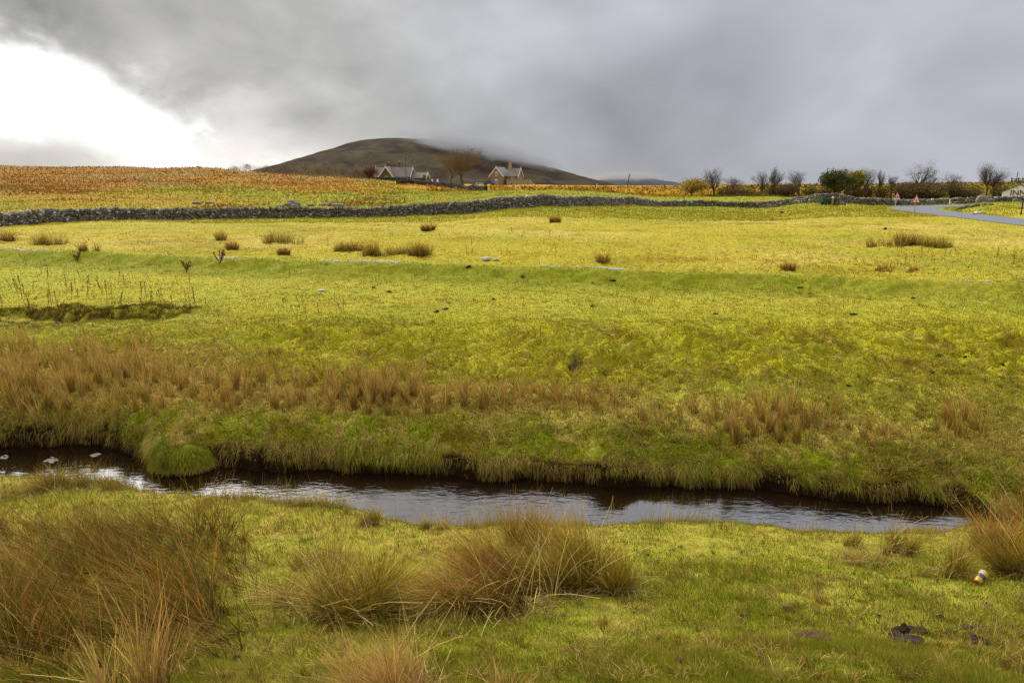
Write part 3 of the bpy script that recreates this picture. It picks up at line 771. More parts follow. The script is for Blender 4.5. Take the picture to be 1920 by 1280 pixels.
# rush band on the far side
def sheaf(X, Y, cell, tight):
    i = np.floor(X / cell); j = np.floor(Y / cell)
    ox = vn(i * 7.3 + .5, j * 3.1 + .5, 201); oy = vn(i * 5.7 + .5, j * 9.1 + .5, 202); lx = vn(i * 3.3 + .5, j * 4.7 + .5, 203); ly = vn(i * 8.9 + .5, j * 2.3 + .5, 204)
    cx = (i + .5 + .4 * ox) * cell; cy_ = (j + .5 + .4 * oy) * cell
    return X + (cx - X) * tight, Y + (cy_ - Y) * tight, lx, ly
def rush_band():
    segs = []
    def area(n, px0, px1, py0, py1, hh, dens):
        segs.append((n, px0, px1, py0, py1, hh, dens))
    area(15000, -260, 350, 690, 775, (.26, .46), .9)
    area(5500, -200, 330, 640, 700, (.2, .4), .75)
    area(11000, 300, 800, 705, 775, (.2, .38), .7)
    area(9000, 640, 1180, 728, 772, (.24, .42), .8)
    area(6500, 1290, 1570, 760, 815, (.28, .46), .8)
    area(2300, 1740, 1880, 772, 815, (.26, .42), .7)
    area(2600, 1150, 1330, 765, 800, (.12, .28), .6)
    area(2600, 1560, 1760, 770, 830, (.12, .26), .45)
    area(3000, 330, 640, 640, 705, (.10, .24), .4)
    area(2000, 1880, 2200, 770, 830, (.2, .4), .6)
    Vs, Fs, Cs = [], [], []; off = 0
    for n, px0, px1, py0, py1, hh, dens in segs:
        n = int(n * .88); px = rng.uniform(px0, px1, n); py = rng.uniform(py0, py1, n)
        v = (py - 640) / FP; f = CP - v * SP; g = (SP + v * CP) / f
        Y = (CAMZ - .55) / g; X = (px - 960) / FP / f * Y
        cl = fbm(X * 1.5, Y * 1.2, 3, 97)
        q_ = np.hypot((px - (px0 + px1) / 2) / ((px1 - px0) / 2), (py - (py0 + py1) / 2) / ((py1 - py0) / 2) * .8); edge = 1 - ss(.45, 1.05, q_ + .5 * cl + .25 * vn(X * 3, Y * 3, 98))
        if px1 - px0 > 400: edge = np.maximum(edge, (1 - ss(.6, 1.0, np.abs(py - (py0 + py1) / 2) / ((py1 - py0) / 2) + .5 * cl)) * (1 - ss(.8, 1., np.abs(px - (px0 + px1) / 2) / ((px1 - px0) / 2))))
        k = rng.uniform(-.6, .6, n) < cl * 1.2 + dens - .55 + (edge - 1) * 1.1
        X, Y, cl = X[k], Y[k], cl[k]; X, Y, lx, ly = sheaf(X, Y, .30, .62); g2 = rng.uniform(-.5, .5, len(X)) < vn(X * 2.2, Y * 2.2, 205) + .42; X, Y, cl, lx, ly = X[g2], Y[g2], cl[g2], lx[g2], ly[g2]; Z = H(X, Y); m = len(X)
        h = rng.uniform(*hh, m) * (1 + .5 * cl) * (1 + .35 * ly)
        base = np.where((rng.uniform(0, 1, m) < .35)[:, None], C_OLIVE * 1.1, np.array((.36, .215, .040)))
        tip = np.where((rng.uniform(0, 1, m) < .35)[:, None], np.array((.60, .42, .14)), np.array((.48, .27, .060)))
        gr = rng.uniform(0, 1, m) < .2; tip[gr] = C_OLIVE
        V, F, C = blades(np.stack([X, Y, Z - .01], 1), h, rng.uniform(.006, .011, m), lean_rand(m, .30, (-.12, .0)) + .35 * np.stack([lx, ly], 1), jit(base * .8), jit(tip, .3), K=3)
        Vs.append(V); Fs.append(F + off); Cs.append(C); off += len(V)
    tag(nm('rushes', np.concatenate(Vs), np.concatenate(Fs), M_RUSH, vcol=np.concatenate(Cs)), 'band of rust brown rushes growing along the far bank behind the stream', 'rushes', kind='stuff')
rush_band()

# ---------------------------------------------------------------- single tussocks
PAL = {
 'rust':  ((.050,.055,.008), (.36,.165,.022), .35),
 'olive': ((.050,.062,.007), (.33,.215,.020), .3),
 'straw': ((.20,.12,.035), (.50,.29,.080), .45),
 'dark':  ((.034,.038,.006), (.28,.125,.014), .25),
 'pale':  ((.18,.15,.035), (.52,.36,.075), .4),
}
def tussock(px, py, h, r, n, pal, label, lean=(0, 0), ls=.45, w=.0042, K=5, group=None, name='rush_tussock', Y=None, droop=.12, cat='rush tussock', ell=1.0, stuff=False, pw=1.9):
    x, y, z = G(px, py) if Y is None else onY(px, Y)
    cb, ct, pr = PAL[pal]
    if y < 9: n = int(n * .95); w = w * 1.15; r = r * 1.3; ls = ls * 1.1; h = h * 1.08; pw = 1.35
    th = rng.uniform(0, 2 * math.pi, n); rr = r * np.sqrt(rng.uniform(0, 1, n))
    dx = np.cos(th) * rr; dy = np.sin(th) * rr * ell
    nsub = max(3, int(14 * r / .35)); sid = rng.integers(0, nsub, n); sa = rng.uniform(0, 6.28, nsub); sr = r * np.sqrt(rng.uniform(0, 1, nsub))
    if y < 9:
        fr = .78; dx = dx * (1 - fr) + fr * (np.cos(sa) * sr)[sid]; dy = dy * (1 - fr) + fr * (np.sin(sa) * sr * ell)[sid]; rr = np.hypot(dx, dy / ell)
    P = np.stack([dx, dy, H(x + dx, y + dy) - z - .015], 1)
    sub_l = rng.normal(0, .38 * ls + .1, (nsub, 2))[sid]; sub_h = rng.uniform(.7, 1.12, nsub)[sid]
    ln = sub_l * (y < 9) + np.stack([dx / r * ls * .8, dy / r * ls * .8], 1) + rng.normal(0, ls * .62, (n, 2)) + np.array(lean)
    wav = fbm((x + dx) * 3, (y + dy) * 3, 2, 101); ln[:, 0] += .35 * wav * (abs(lean[0]) + .3)
    if y > 15:
        kk = rng.uniform(-.5, .6, n) < fbm((x + P[:, 0]) * 3 / (r + .3), (y + P[:, 1]) * 2, 2, 151) * 1.3 + .2; P, ln, rr = P[kk], ln[kk], rr[kk]; n = len(P)
    if y > 15: sub_h = 1
    hh = sub_h * h * 1.22 * rng.uniform(.35, 1.0, n) ** .8 * (1 - .25 * (rr / r) ** 2)
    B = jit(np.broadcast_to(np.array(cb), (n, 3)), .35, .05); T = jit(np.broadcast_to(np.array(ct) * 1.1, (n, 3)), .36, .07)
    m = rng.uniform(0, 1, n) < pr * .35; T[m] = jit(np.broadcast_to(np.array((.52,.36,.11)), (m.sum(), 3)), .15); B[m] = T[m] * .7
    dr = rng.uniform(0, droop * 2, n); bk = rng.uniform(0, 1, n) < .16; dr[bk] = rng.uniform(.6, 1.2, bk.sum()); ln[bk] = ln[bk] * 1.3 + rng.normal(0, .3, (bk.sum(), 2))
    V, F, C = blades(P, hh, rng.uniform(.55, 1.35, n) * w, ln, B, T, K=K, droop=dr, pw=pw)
    if y < 9 and n > 300:
        q = n // 4; th = rng.uniform(0, 6.28, q); rq = r * 1.15 * np.sqrt(rng.uniform(0, 1, q)); P3 = np.stack([np.cos(th) * rq, np.sin(th) * rq * ell, np.zeros(q)], 1)
        P3[:, 2] = H(x + P3[:, 0], y + P3[:, 1]) - z + rng.uniform(0, .05, q)
        c3 = jit(np.where((rng.uniform(0, 1, q) < .5)[:, None], np.array((.40,.27,.08)), np.array((.13,.085,.02))), .3)
        V3, F3, C3 = blades(P3, rng.uniform(.08, .20, q), np.full(q, w), rng.normal(0, 1.3, (q, 2)), c3 * .8, c3, K=3, droop=rng.uniform(.5, 1, q), tipw=.5)
        F = np.concatenate([F, F3 + len(V)]); V = np.concatenate([V, V3]); C = np.concatenate([C, C3])
    # dead bent stems that poke out
    q = max(4, n // 45); th = rng.uniform(0, 6.28, q)
    P2 = np.stack([np.cos(th) * r * .7, np.sin(th) * r * .7 * ell, np.zeros(q)], 1)
    P2[:, 2] = H(x + P2[:, 0], y + P2[:, 1]) - z
    c2 = jit(np.broadcast_to(np.array((.52,.37,.12)), (q, 3)), .2)
    V2, F2, C2 = blades(P2, h * rng.uniform(.6, 1.15, q), np.full(q, w * 1.15), rng.normal(0, .6, (q, 2)), c2 * .7, c2, K=4, droop=.1, tipw=.4)
    V2[:, 0] += 0
    o = nm(name, np.concatenate([V, V2]), np.concatenate([F, F2 + len(V)]), M_RUSH, vcol=np.concatenate([C, C2]), loc=(x, y, z))
    tag(o, label, cat, group, 'stuff' if stuff else None)
    return o

# middle group in front of the stream
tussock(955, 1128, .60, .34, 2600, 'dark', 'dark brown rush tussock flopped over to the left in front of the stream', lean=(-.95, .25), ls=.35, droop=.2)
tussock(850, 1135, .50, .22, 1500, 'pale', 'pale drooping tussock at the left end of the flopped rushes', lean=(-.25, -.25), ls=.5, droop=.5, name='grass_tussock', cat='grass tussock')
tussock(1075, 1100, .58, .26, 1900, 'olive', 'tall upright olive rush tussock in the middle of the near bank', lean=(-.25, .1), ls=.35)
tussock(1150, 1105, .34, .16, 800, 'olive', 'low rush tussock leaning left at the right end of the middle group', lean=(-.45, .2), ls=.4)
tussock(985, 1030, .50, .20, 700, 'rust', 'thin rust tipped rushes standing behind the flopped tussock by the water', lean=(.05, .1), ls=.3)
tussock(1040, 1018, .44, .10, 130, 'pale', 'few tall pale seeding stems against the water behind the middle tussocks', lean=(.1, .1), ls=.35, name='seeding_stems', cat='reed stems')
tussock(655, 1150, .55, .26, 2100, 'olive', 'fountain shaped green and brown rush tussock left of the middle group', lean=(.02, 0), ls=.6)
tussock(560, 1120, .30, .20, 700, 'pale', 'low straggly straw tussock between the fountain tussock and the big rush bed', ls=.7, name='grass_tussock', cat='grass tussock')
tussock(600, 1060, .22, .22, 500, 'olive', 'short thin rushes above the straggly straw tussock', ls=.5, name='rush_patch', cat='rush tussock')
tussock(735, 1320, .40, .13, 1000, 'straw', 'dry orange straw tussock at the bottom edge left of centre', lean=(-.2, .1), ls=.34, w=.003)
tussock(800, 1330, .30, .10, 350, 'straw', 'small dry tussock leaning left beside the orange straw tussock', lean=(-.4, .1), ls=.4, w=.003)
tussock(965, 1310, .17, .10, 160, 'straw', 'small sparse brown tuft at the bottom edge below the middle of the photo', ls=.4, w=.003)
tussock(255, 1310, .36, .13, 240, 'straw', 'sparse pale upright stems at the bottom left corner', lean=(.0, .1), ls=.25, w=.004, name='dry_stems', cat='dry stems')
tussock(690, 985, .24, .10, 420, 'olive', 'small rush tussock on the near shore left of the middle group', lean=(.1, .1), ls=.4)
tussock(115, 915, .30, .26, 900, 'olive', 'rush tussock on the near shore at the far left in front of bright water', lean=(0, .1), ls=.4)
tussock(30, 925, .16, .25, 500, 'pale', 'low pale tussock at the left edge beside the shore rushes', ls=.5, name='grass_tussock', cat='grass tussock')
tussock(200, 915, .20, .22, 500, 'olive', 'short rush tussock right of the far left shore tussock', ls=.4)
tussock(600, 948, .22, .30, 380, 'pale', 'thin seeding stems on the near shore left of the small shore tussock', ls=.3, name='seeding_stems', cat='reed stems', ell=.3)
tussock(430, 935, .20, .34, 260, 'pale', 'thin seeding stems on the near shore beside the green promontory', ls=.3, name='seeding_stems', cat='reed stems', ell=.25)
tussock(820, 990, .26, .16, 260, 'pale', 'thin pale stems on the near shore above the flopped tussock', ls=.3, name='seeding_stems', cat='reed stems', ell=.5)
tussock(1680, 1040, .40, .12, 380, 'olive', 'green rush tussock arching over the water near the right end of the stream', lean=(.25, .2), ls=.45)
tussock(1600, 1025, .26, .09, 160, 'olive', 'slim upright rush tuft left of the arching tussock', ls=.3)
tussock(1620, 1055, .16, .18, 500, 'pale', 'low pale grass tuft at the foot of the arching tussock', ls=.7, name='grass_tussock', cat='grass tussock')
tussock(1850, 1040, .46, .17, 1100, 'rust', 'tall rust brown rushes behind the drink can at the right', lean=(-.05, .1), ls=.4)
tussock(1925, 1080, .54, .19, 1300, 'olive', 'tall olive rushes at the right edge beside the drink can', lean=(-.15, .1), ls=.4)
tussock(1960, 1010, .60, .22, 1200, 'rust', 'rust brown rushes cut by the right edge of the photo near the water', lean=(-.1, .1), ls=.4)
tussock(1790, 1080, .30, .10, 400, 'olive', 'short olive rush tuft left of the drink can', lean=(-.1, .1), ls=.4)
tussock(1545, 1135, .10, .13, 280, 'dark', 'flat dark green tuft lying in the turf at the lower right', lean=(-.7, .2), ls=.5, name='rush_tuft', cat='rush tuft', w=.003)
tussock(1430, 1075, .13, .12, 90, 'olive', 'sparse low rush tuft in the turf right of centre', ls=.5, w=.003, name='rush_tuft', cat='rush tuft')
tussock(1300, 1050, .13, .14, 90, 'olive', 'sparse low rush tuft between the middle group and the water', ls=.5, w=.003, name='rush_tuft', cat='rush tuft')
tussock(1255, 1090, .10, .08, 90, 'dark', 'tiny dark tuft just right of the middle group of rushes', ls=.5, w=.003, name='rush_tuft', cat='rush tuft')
# big bed at the left
def rush_bed():
    Vs, Fs, Cs = [], [], []; off = 0
    n = 27000
    px = rng.uniform(-330, 500, n); py = rng.uniform(985, 1330, n)
    v = (py - 640) / FP; f = CP - v * SP; g = (SP + v * CP) / f; a = (px - 960) / FP / f
    Y = 2.6 / g
    for _ in range(12): Y = .4 * Y + .6 * (CAMZ - H(a * Y, Y)) / g
    X = a * Y
    cl = fbm(X * 1.6, Y * 1.6, 3, 111)
    # outline of the bed: wide at the left, ending at the straggly tussock
    edge = 490 + 40 * vn(py * .02, 0, 3) - 90 * ss(1180, 1320, py) - 60 * (1 - ss(1000, 1060, py))
    bot = 1240 + 25 * vn(px * .01, 0, 4) + 40 * (1 - ss(0, 200, px))
    dn = (1 - ss(-70, 10, px - edge)) * (1 - .93 * ss(-70, 10, py - bot))
    k = (rng.uniform(0, 1, n) < dn * np.clip(.75 + cl, .1, 1))
    X, Y, cl, px, py = X[k], Y[k], cl[k], px[k], py[k]; X, Y, lx, ly = sheaf(X, Y, .21, .68); Z = H(X, Y); n = len(X)
    h = rng.uniform(.22, .56, n) * (1 + .45 * cl) * (1 - .35 * ss(1150, 1300, py))
    flow = fbm(X * .9, Y * .9, 2, 120)
    ln = np.stack([-.5 + 1.3 * flow + rng.normal(0, .5, n), .2 + .9 * fbm(X * .9, Y * .9, 2, 123) + rng.normal(0, .42, n)], 1)
    g_ = (rng.uniform(0, 1, n) < .38 + .4 * fbm(X * 2.2, Y * 2.2, 2, 130))[:, None]
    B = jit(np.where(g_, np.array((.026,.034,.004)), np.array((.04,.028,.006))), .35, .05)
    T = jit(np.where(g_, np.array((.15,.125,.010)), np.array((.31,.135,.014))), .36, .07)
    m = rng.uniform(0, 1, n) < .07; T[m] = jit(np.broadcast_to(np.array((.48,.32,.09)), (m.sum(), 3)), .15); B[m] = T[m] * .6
    ln = ln + .75 * np.stack([lx, ly], 1); h = h * (1 + .3 * lx)
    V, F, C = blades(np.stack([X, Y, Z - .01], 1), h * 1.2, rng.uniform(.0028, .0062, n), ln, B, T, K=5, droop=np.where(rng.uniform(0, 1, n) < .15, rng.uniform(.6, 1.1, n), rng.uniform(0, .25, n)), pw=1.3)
    tag(nm('rush_bed', V, F, M_RUSH, vcol=C), 'large dense bed of rust brown rushes bent to the left in the lower left corner', 'rushes', kind='stuff')
rush_bed()

# rushes of the middle distance: one tussock each
FT = [(530,455,.62,1.25,'olive','largest brown rush tussock in the field below the left half of the long wall'),
 (92,459,.55,1.1,'olive','wide brown rush tussock in the field at the far left'),
 (168,470,.42,.5,'rust','small round rush tussock right of the wide one at the far left'),
 (8,452,.6,.6,'rust','rush tussock cut by the left edge of the photo in the field'),
 (708,480,.62,.72,'rust','rust brown rush tussock on top of the green terrace, left of the dark one'),
 (788,480,.58,.62,'dark','dark olive rush tussock on top of the green terrace'),
 (745,477,.40,.5,'pale','pale low rushes between the two tussocks on the terrace'),
 (655,470,.45,.8,'rust','loose thin rushes left of the rust brown terrace tussock'),
 (436,468,.45,.3,'rust','small rush tussock with a bare gap round it in the left field'),
 (415,450,.6,.3,'pale','thin pale rushes behind the small left field tussock'),
 (532,477,.35,.3,'dark','tiny dark rush tussock at the terrace edge below the largest one'),
 (1134,492,.42,.38,'rust','lone rush tussock at the terrace edge right of centre'),
 (803,433,.45,.5,'dark','small dark tussock in the field below the middle of the long wall'),
 (1040,417,.5,.5,'rust','rust coloured tussock close below the long wall right of centre'),
 (1662,463,.5,1.1,'rust','long rusty rush tussock in the right hand field'),
 (1702,460,.65,.7,'dark','taller dark rushes right of the long rusty tussock'),
 (1752,462,.5,1.0,'olive','olive rushes at the right end of the row in the right hand field'),
 (1478,507,.3,.3,'rust','tiny rust tussock at the terrace edge towards the right'),
 (1680,510,.25,.9,'rust','low rusty patch of rushes on the terrace edge at the right'),
 (620,387,.5,.6,'rust','brown tussock pair on the green slope just above the long wall')]
for px, py, h, r, pal, lab in FT:
    x, y, z = G(px, py)
    tussock(px, py, h * 1.35, r * .9, int(420 + 420 * r), pal, lab, ls=.42, w=.014 if y < 40 else .024, K=3, ell=.6, pw=1.6)
# moor rushes on the left hill: too many to count
def moor():
    n = 30000
    X, Y = sample(n, 78, 178, .80); Z = H(X, Y); px, py = proj(X, Y, Z)
    cl = fbm(X * .12, Y * .09, 3, 71)
    m = (px < 760) & (rng.uniform(-.3, .55, n) < cl * 1.3 + .15 - .5 * ss(-8, 8, py - 352 + 14 * cl - 16 * (1 - ss(0, 420, px))) )
    X, Y, Z, cl = X[m], Y[m], Z[m], cl[m]; n = len(X)
    mm_ = ss(-.35, .35, fbm(X * .13, Y * .10, 3, 73))[:, None]; T = jit(C_RUST * 1.1 * mm_ + C_BROWN * 1.15 * (1 - mm_), .13, .05)
    V, F, C = blades(np.stack([X, Y, Z], 1), rng.uniform(.12, .38, n), rng.uniform(.18, .45, n), lean_rand(n, 1.2), T * .95, T, K=2, tipw=.4)
    tag(nm('moor_rushes', V, F, M_RUSH, vcol=C), 'rust brown moor rushes covering the hill slope at the upper left', 'rushes', kind='stuff')
moor()
def strip_scrub():
    n = 16000; X, Y = sample(n, 118, 152, .95); Z = H(X, Y); px, py = proj(X, Y, Z)
    m = (px > 800) & (rng.uniform(-.5, .5, n) < fbm(X * .2, Y * .3, 3, 72) + .25)
    X, Y, Z, px = X[m], Y[m], Z[m], px[m]; n = len(X)
    base = np.where((px < 1330)[:, None], C_ORANGE * 1.15, C_OLIVE * .8)
    q = rng.uniform(0, 1, n) < .3; base[q] = C_BROWN * .6
    V, F, C = blades(np.stack([X, Y, Z], 1), rng.uniform(.2, .6, n), rng.uniform(.2, .5, n), lean_rand(n, .9), jit(base * .6), jit(base, .25), K=2, tipw=.5)
    tag(nm('bracken', V, F, M_RUSH, vcol=C), 'orange and olive bracken on the railway embankment and the strip below the houses', 'bracken', kind='stuff')
strip_scrub()

# dead dock stalks: each one a plant
def dock_mesh(h, seed):
    r_ = np.random.default_rng(seed); mb = MB()
    lx = r_.normal(0, .06); ly = r_.normal(0, .04)
    c = (.13, .055, .028)
    mb.tube((0, 0, -.03), (lx * .5, ly * .5, h * .5), .005, .0045, 4, c); mb.tube((lx * .5, ly * .5, h * .5), (lx, ly, h), .0045, .003, 4, c)
    for i in range(26):
        t = r_.uniform(.3, 1); p = np.array([lx * t, ly * t, h * t]); th = r_.uniform(0, 6.28); q = p + np.array([math.cos(th) * .025, math.sin(th) * .025, .03])
        cc = tuple(np.array((.19, .085, .04)) * r_.uniform(.6, 1.3))
        mb.tube(p, q, .010, .006, 4, cc)
    return mb
DOCK = [dock_mesh(1.0, s).build('dead_dock', M_RUSH, vc=True) for s in range(5)]
for d in DOCK: d.name = 'dead_dock'
_used = [False] * 5
def dock(px, py, h, label, group):
    k = int(rng.integers(0, 5))
    if _used[k]: o = DOCK[k].copy(); COL.objects.link(o)
    else: o = DOCK[k]; _used[k] = True
    x, y, z = G(px, py); o.location = (x, y, z); w_ = h * rng.uniform(1.6, 2.8) * (1 if y < 30 else 1.5)
    o.scale = (w_, w_, h); o.rotation_euler = (0, 0, rng.uniform(0, 6.28))
    tag(o, label, 'dead dock', group)
for i in range(80):
    px = rng.uniform(-10, 380) if i < 62 else rng.uniform(380, 700); c_ = rng.normal(0, 14)
    dock(px, 556 + c_ + .05 * abs(px - 150) if i < 62 else 596 + c_ * .7, rng.uniform(.25, .55) * (1 if i < 62 else .7), 'dead reddish brown dock stalk standing in the scatter on the flat at the left', 'dead dock stalks on the flat at the left')
for i in range(26):
    dock(rng.uniform(20, 620), rng.uniform(486, 520), rng.uniform(.15, .4), 'dead brown stalk on the green terrace slope at the left', 'dead stalks on the terrace slope')
for i in range(34):
    dock(rng.uniform(560, 1080), rng.uniform(438, 486), rng.uniform(.2, .38), 'small dead stalk in the field behind the terrace, near the middle', 'dead stalks in the middle field')
for i in range(36):
    dock(rng.uniform(1640, 1915), rng.uniform(470, 500), rng.uniform(.2, .4), 'small dead stalk on the terrace edge in the right hand field', 'dead stalks in the right hand field')
for px, py, h, lab in ((1013, 645, .36, 'tallest lone dead stalk on the mossy hummocks'), (1002, 648, .26, 'shorter dead stalk just left of the tallest one on the hummocks'), (1119, 658, .24, 'single thick dead stalk right of the hummock pit')):
    dock(px, py, h, lab, None)
for px, py, h, w_, lab in ((412, 494, .6, 1, 'bushy dead brown dock at the lip of the terrace slope'), (350, 510, .5, 1, 'bushy dead dock halfway down the terrace slope'), (145, 490, .45, 1, 'bushy dead dock near the left end of the terrace lip')):
    mb = MB()
    for i in range(9):
        th = rng.uniform(0, 6.28); q = (math.cos(th) * h * .4, math.sin(th) * h * .3, h * rng.uniform(.6, 1)); mb.tube((0, 0, -.02), q, .01, .006, 4, (.13, .06, .03))
        for j in range(10):
            t = rng.uniform(.4, 1); p = np.array(q) * t; mb.tube(p, p + rng.normal(0, .04, 3), .018, .01, 4, (.17, .08, .04))
    x, y, z = G(px, py); tag(mb.build('dead_dock', M_RUSH, loc=(x, y, z), vc=True), lab, 'dead dock')
# molinia heap on the hummock
x, y, z = G(1072, 690)
mb = MB()
for i in range(160):
    p = np.clip(rng.normal(0, .1, 3), -.16, .16) * (1, .8, .25); p[2] = abs(p[2]); q = p + rng.normal(0, .06, 3); mb.tube(p, q, .005, .003, 3, tuple(np.array((.16, .10, .05)) * rng.uniform(.5, 1.6)))
tag(mb.build('dead_bracken', M_RUSH, loc=(x, y, z), vc=True), 'heap of dead brown stems lying on the mossy hummocks right of the pit', 'dead stems')
# ---------------------------------------------------------------- dry stone walls
M_STONE = colmat('lichen_limestone', transl=0, rough=.95, noise=.4, scale=3., spec=.1)
def stone_wall(path, label, name='dry_stone_wall', thick=.5, size=.24, seed=1, cop=True, tone=1.0):
    """path: list of (x, y, height)"""
    r_ = np.random.default_rng(seed)
    P = np.array([(p[0], p[1]) for p in path], float); Hh = np.array([p[2] for p in path], float)
    seg = np.hypot(*np.diff(P, axis=0).T); S = np.concatenate([[0], np.cumsum(seg)]); L = S[-1]
    def pt(s):
        return np.interp(s, S, P[:, 0]), np.interp(s, S, P[:, 1]), np.interp(s, S, Hh)
    B = np.array([(-1,-1,-1),(1,-1,-1),(1,1,-1),(-1,1,-1),(-1,-1,1),(1,-1,1),(1,1,1),(-1,1,1)], float)
    FB = np.array([(0,3,2,1),(4,5,6,7),(0,1,5,4),(1,2,6,5),(2,3,7,6),(3,0,4,7)])
    Vs = []; Cs = []
    def put(s, t, z, ls, ws, hs, tilt, col):
        x, y, h = pt(s); x2, y2, _ = pt(min(s + .3, L)); x1, y1, _ = pt(max(s - .3, 0))
        d = np.array([x2 - x1, y2 - y1]); d /= np.linalg.norm(d) + 1e-9; nn = np.array([-d[1], d[0]])
        v = B * r_.uniform(.72, 1.0, (8, 3)) * (ls / 2, ws / 2, hs / 2)
        c, s_ = math.cos(tilt), math.sin(tilt); v = np.stack([v[:, 0]*c - v[:, 2]*s_, v[:, 1], v[:, 0]*s_ + v[:, 2]*c], 1)
        bx = x + nn[0] * t; by = y + nn[1] * t
        o = np.stack([bx + v[:, 0]*d[0] + v[:, 1]*nn[0], by + v[:, 0]*d[1] + v[:, 1]*nn[1], z + v[:, 2]], 1)
        Vs.append(o); Cs.append(np.repeat(col[None], 8, 0))
    def stcol():
        k = r_.uniform(0, 1)
        g = .075 + .15 * r_.uniform() ** 1.5 if k < .9 else r_.uniform(.26, .46)
        c = np.array((g * 1.12, g, g * .80)) * tone
        if r_.uniform() < .15: c = c * (.75, .8, .45)
        return c
    ground = lambda s: Hs(*pt(s)[:2])
    gz_s = np.linspace(0, L, max(3, int(L / .5))); gx = np.interp(gz_s, S, P[:, 0]); gy = np.interp(gz_s, S, P[:, 1]); gz = H(gx, gy)
    s = 0
    # core
    n = len(gz_s); cv = []
    for i in range(n):
        x, y, h = pt(gz_s[i]); x2, y2, _ = pt(min(gz_s[i] + .3, L)); x1, y1, _ = pt(max(gz_s[i] - .3, 0))
        d = np.array([x2 - x1, y2 - y1]); d /= np.linalg.norm(d) + 1e-9; nn = np.array([-d[1], d[0]]); w = thick * .36
        cv += [(x - nn[0]*w, y - nn[1]*w, gz[i] - .3), (x + nn[0]*w, y + nn[1]*w, gz[i] - .3), (x + nn[0]*w*.7, y + nn[1]*w*.7, gz[i] + h - .12), (x - nn[0]*w*.7, y - nn[1]*w*.7, gz[i] + h - .12)]
    cf = []
    for i in range(n - 1):
        for a, b in ((0, 3), (3, 2), (2, 1)): cf.append((4*i + a, 4*i + b, 4*i + 4 + b, 4*i + 4 + a))
    for side in (-1, 1):
        z0 = 0
        while z0 < Hh.max() - .12:
            hr = size * r_.uniform(.5, .8); s = r_.uniform(0, size)
            while s < L:
                ls = size * r_.uniform(.6, 1.5); h = np.interp(s, S, Hh)
                if z0 < h - .16:
                    batter = thick * (.44 - .12 * z0 / max(h, .5))
                    put(min(s + ls / 2, L), side * (batter - .05 + r_.uniform(-.035, .035)), np.interp(s, gz_s, gz) + z0 + hr / 2 + r_.uniform(-.03, .03), ls * 1.0, .22, hr * 1.05 * r_.uniform(.7, 1.25), r_.normal(0, .28), stcol())
                s += ls
            z0 += hr
    if cop:
        s = 0
        while s < L:
            ls = r_.uniform(.10, .22); h = np.interp(s, S, Hh); hc = r_.uniform(.18, .34)
            c = stcol() * 1.15 + .03
            put(s, 0, np.interp(s, gz_s, gz) + h - .14 + hc / 2, ls, thick * .8, hc, r_.normal(.15, .18), c)
            s += ls * 1.15
    nv = len(Vs); V = np.concatenate(Vs + [np.array(cv)]); 
    F = (FB[None] + (np.arange(nv) * 8)[:, None, None]).reshape(-1, 4)
    F = np.concatenate([F, np.array(cf) + nv * 8])
    C = np.concatenate(Cs + [np.full((len(cv), 3), .025)])
    o = nm(name, V, F, M_STONE, vcol=C)
    tag(o, label, 'stone wall'); return o
def wp(lst):
    out = []
    for px, Y, h in lst: out.append(((px - 960) / FP / 1.0185 * Y, Y, h * .84))
    return out
stone_wall(wp([(-260,48,1.25),(0,55,1.2),(130,60,1.15),(350,66.5,1.25),(520,68.5,1.15),(680,70.5,1.15),(760,71.5,1.2),(850,72.5,1.45),(950,74.5,1.35),(1040,78.5,1.2),(1110,84.5,1.12),(1180,92.5,.95),(1240,98.5,.85),(1315,102,.8),(1418,100,1.0),(1484,95,.95),(1515,91,1.0)]),
   'long grey dry stone wall crossing the whole pasture in the middle distance', thick=.6, size=.21, seed=3)
stone_wall(wp([(1515,90.6,1.05),(1540,88.6,1.35),(1570,88,1.35),(1600,88.5,1.0)]), 'raised hump of dry stone wall behind the green cart, right of the long wall', seed=4, thick=.6)
stone_wall(wp([(1601,88.6,.95),(1640,88.8,.92),(1674,89,.9)]), 'dry stone wall between the raised hump and the gap with the tall road sign', seed=5)
stone_wall(wp([(1682,89.2,.9),(1710,90.5,.9),(1734,91.5,.9)]), 'short dry stone wall section between the wall gap and the bend of the road', seed=6)
stone_wall(wp([(1736,94,.85),(1770,95,.9),(1798,95,.95),(1830,94,.95)]), 'dry stone wall behind the road bend with the white post in front', seed=7, tone=1.2)
stone_wall(wp([(1842,96,.85),(1870,97,.8),(1920,97,.8),(2000,97,.8)]), 'dry stone wall in front of the white inn, right of the large boulder', seed=8, tone=.9)
stone_wall(wp([(1650,104,.8),(1700,105,.8),(1740,105,.8),(1790,105,.9)]), 'low dark wall under the scrub behind the road junction', seed=9, size=.3, tone=.6, cop=False)
_w = [(745,150),(770,152),(800,148),(830,140),(860,132),(890,122),(912,116)]
stone_wall(wp([(p, Y, 1.1) for p, Y in _w]), 'dark dry stone wall running downhill from the station house towards the orange strip', seed=10, size=.3, tone=.32)
stone_wall(wp([(700,168,1.2),(730,166,1.3),(775,164,1.3),(800,160,1.1)]), 'dark garden wall in front of the station house', seed=12, size=.3, tone=.35)
stone_wall(wp([(950,262,1.0),(1003,262,1.0)]), 'low dark wall at the foot of the long outbuilding', seed=13, size=.4, tone=.6, cop=False)

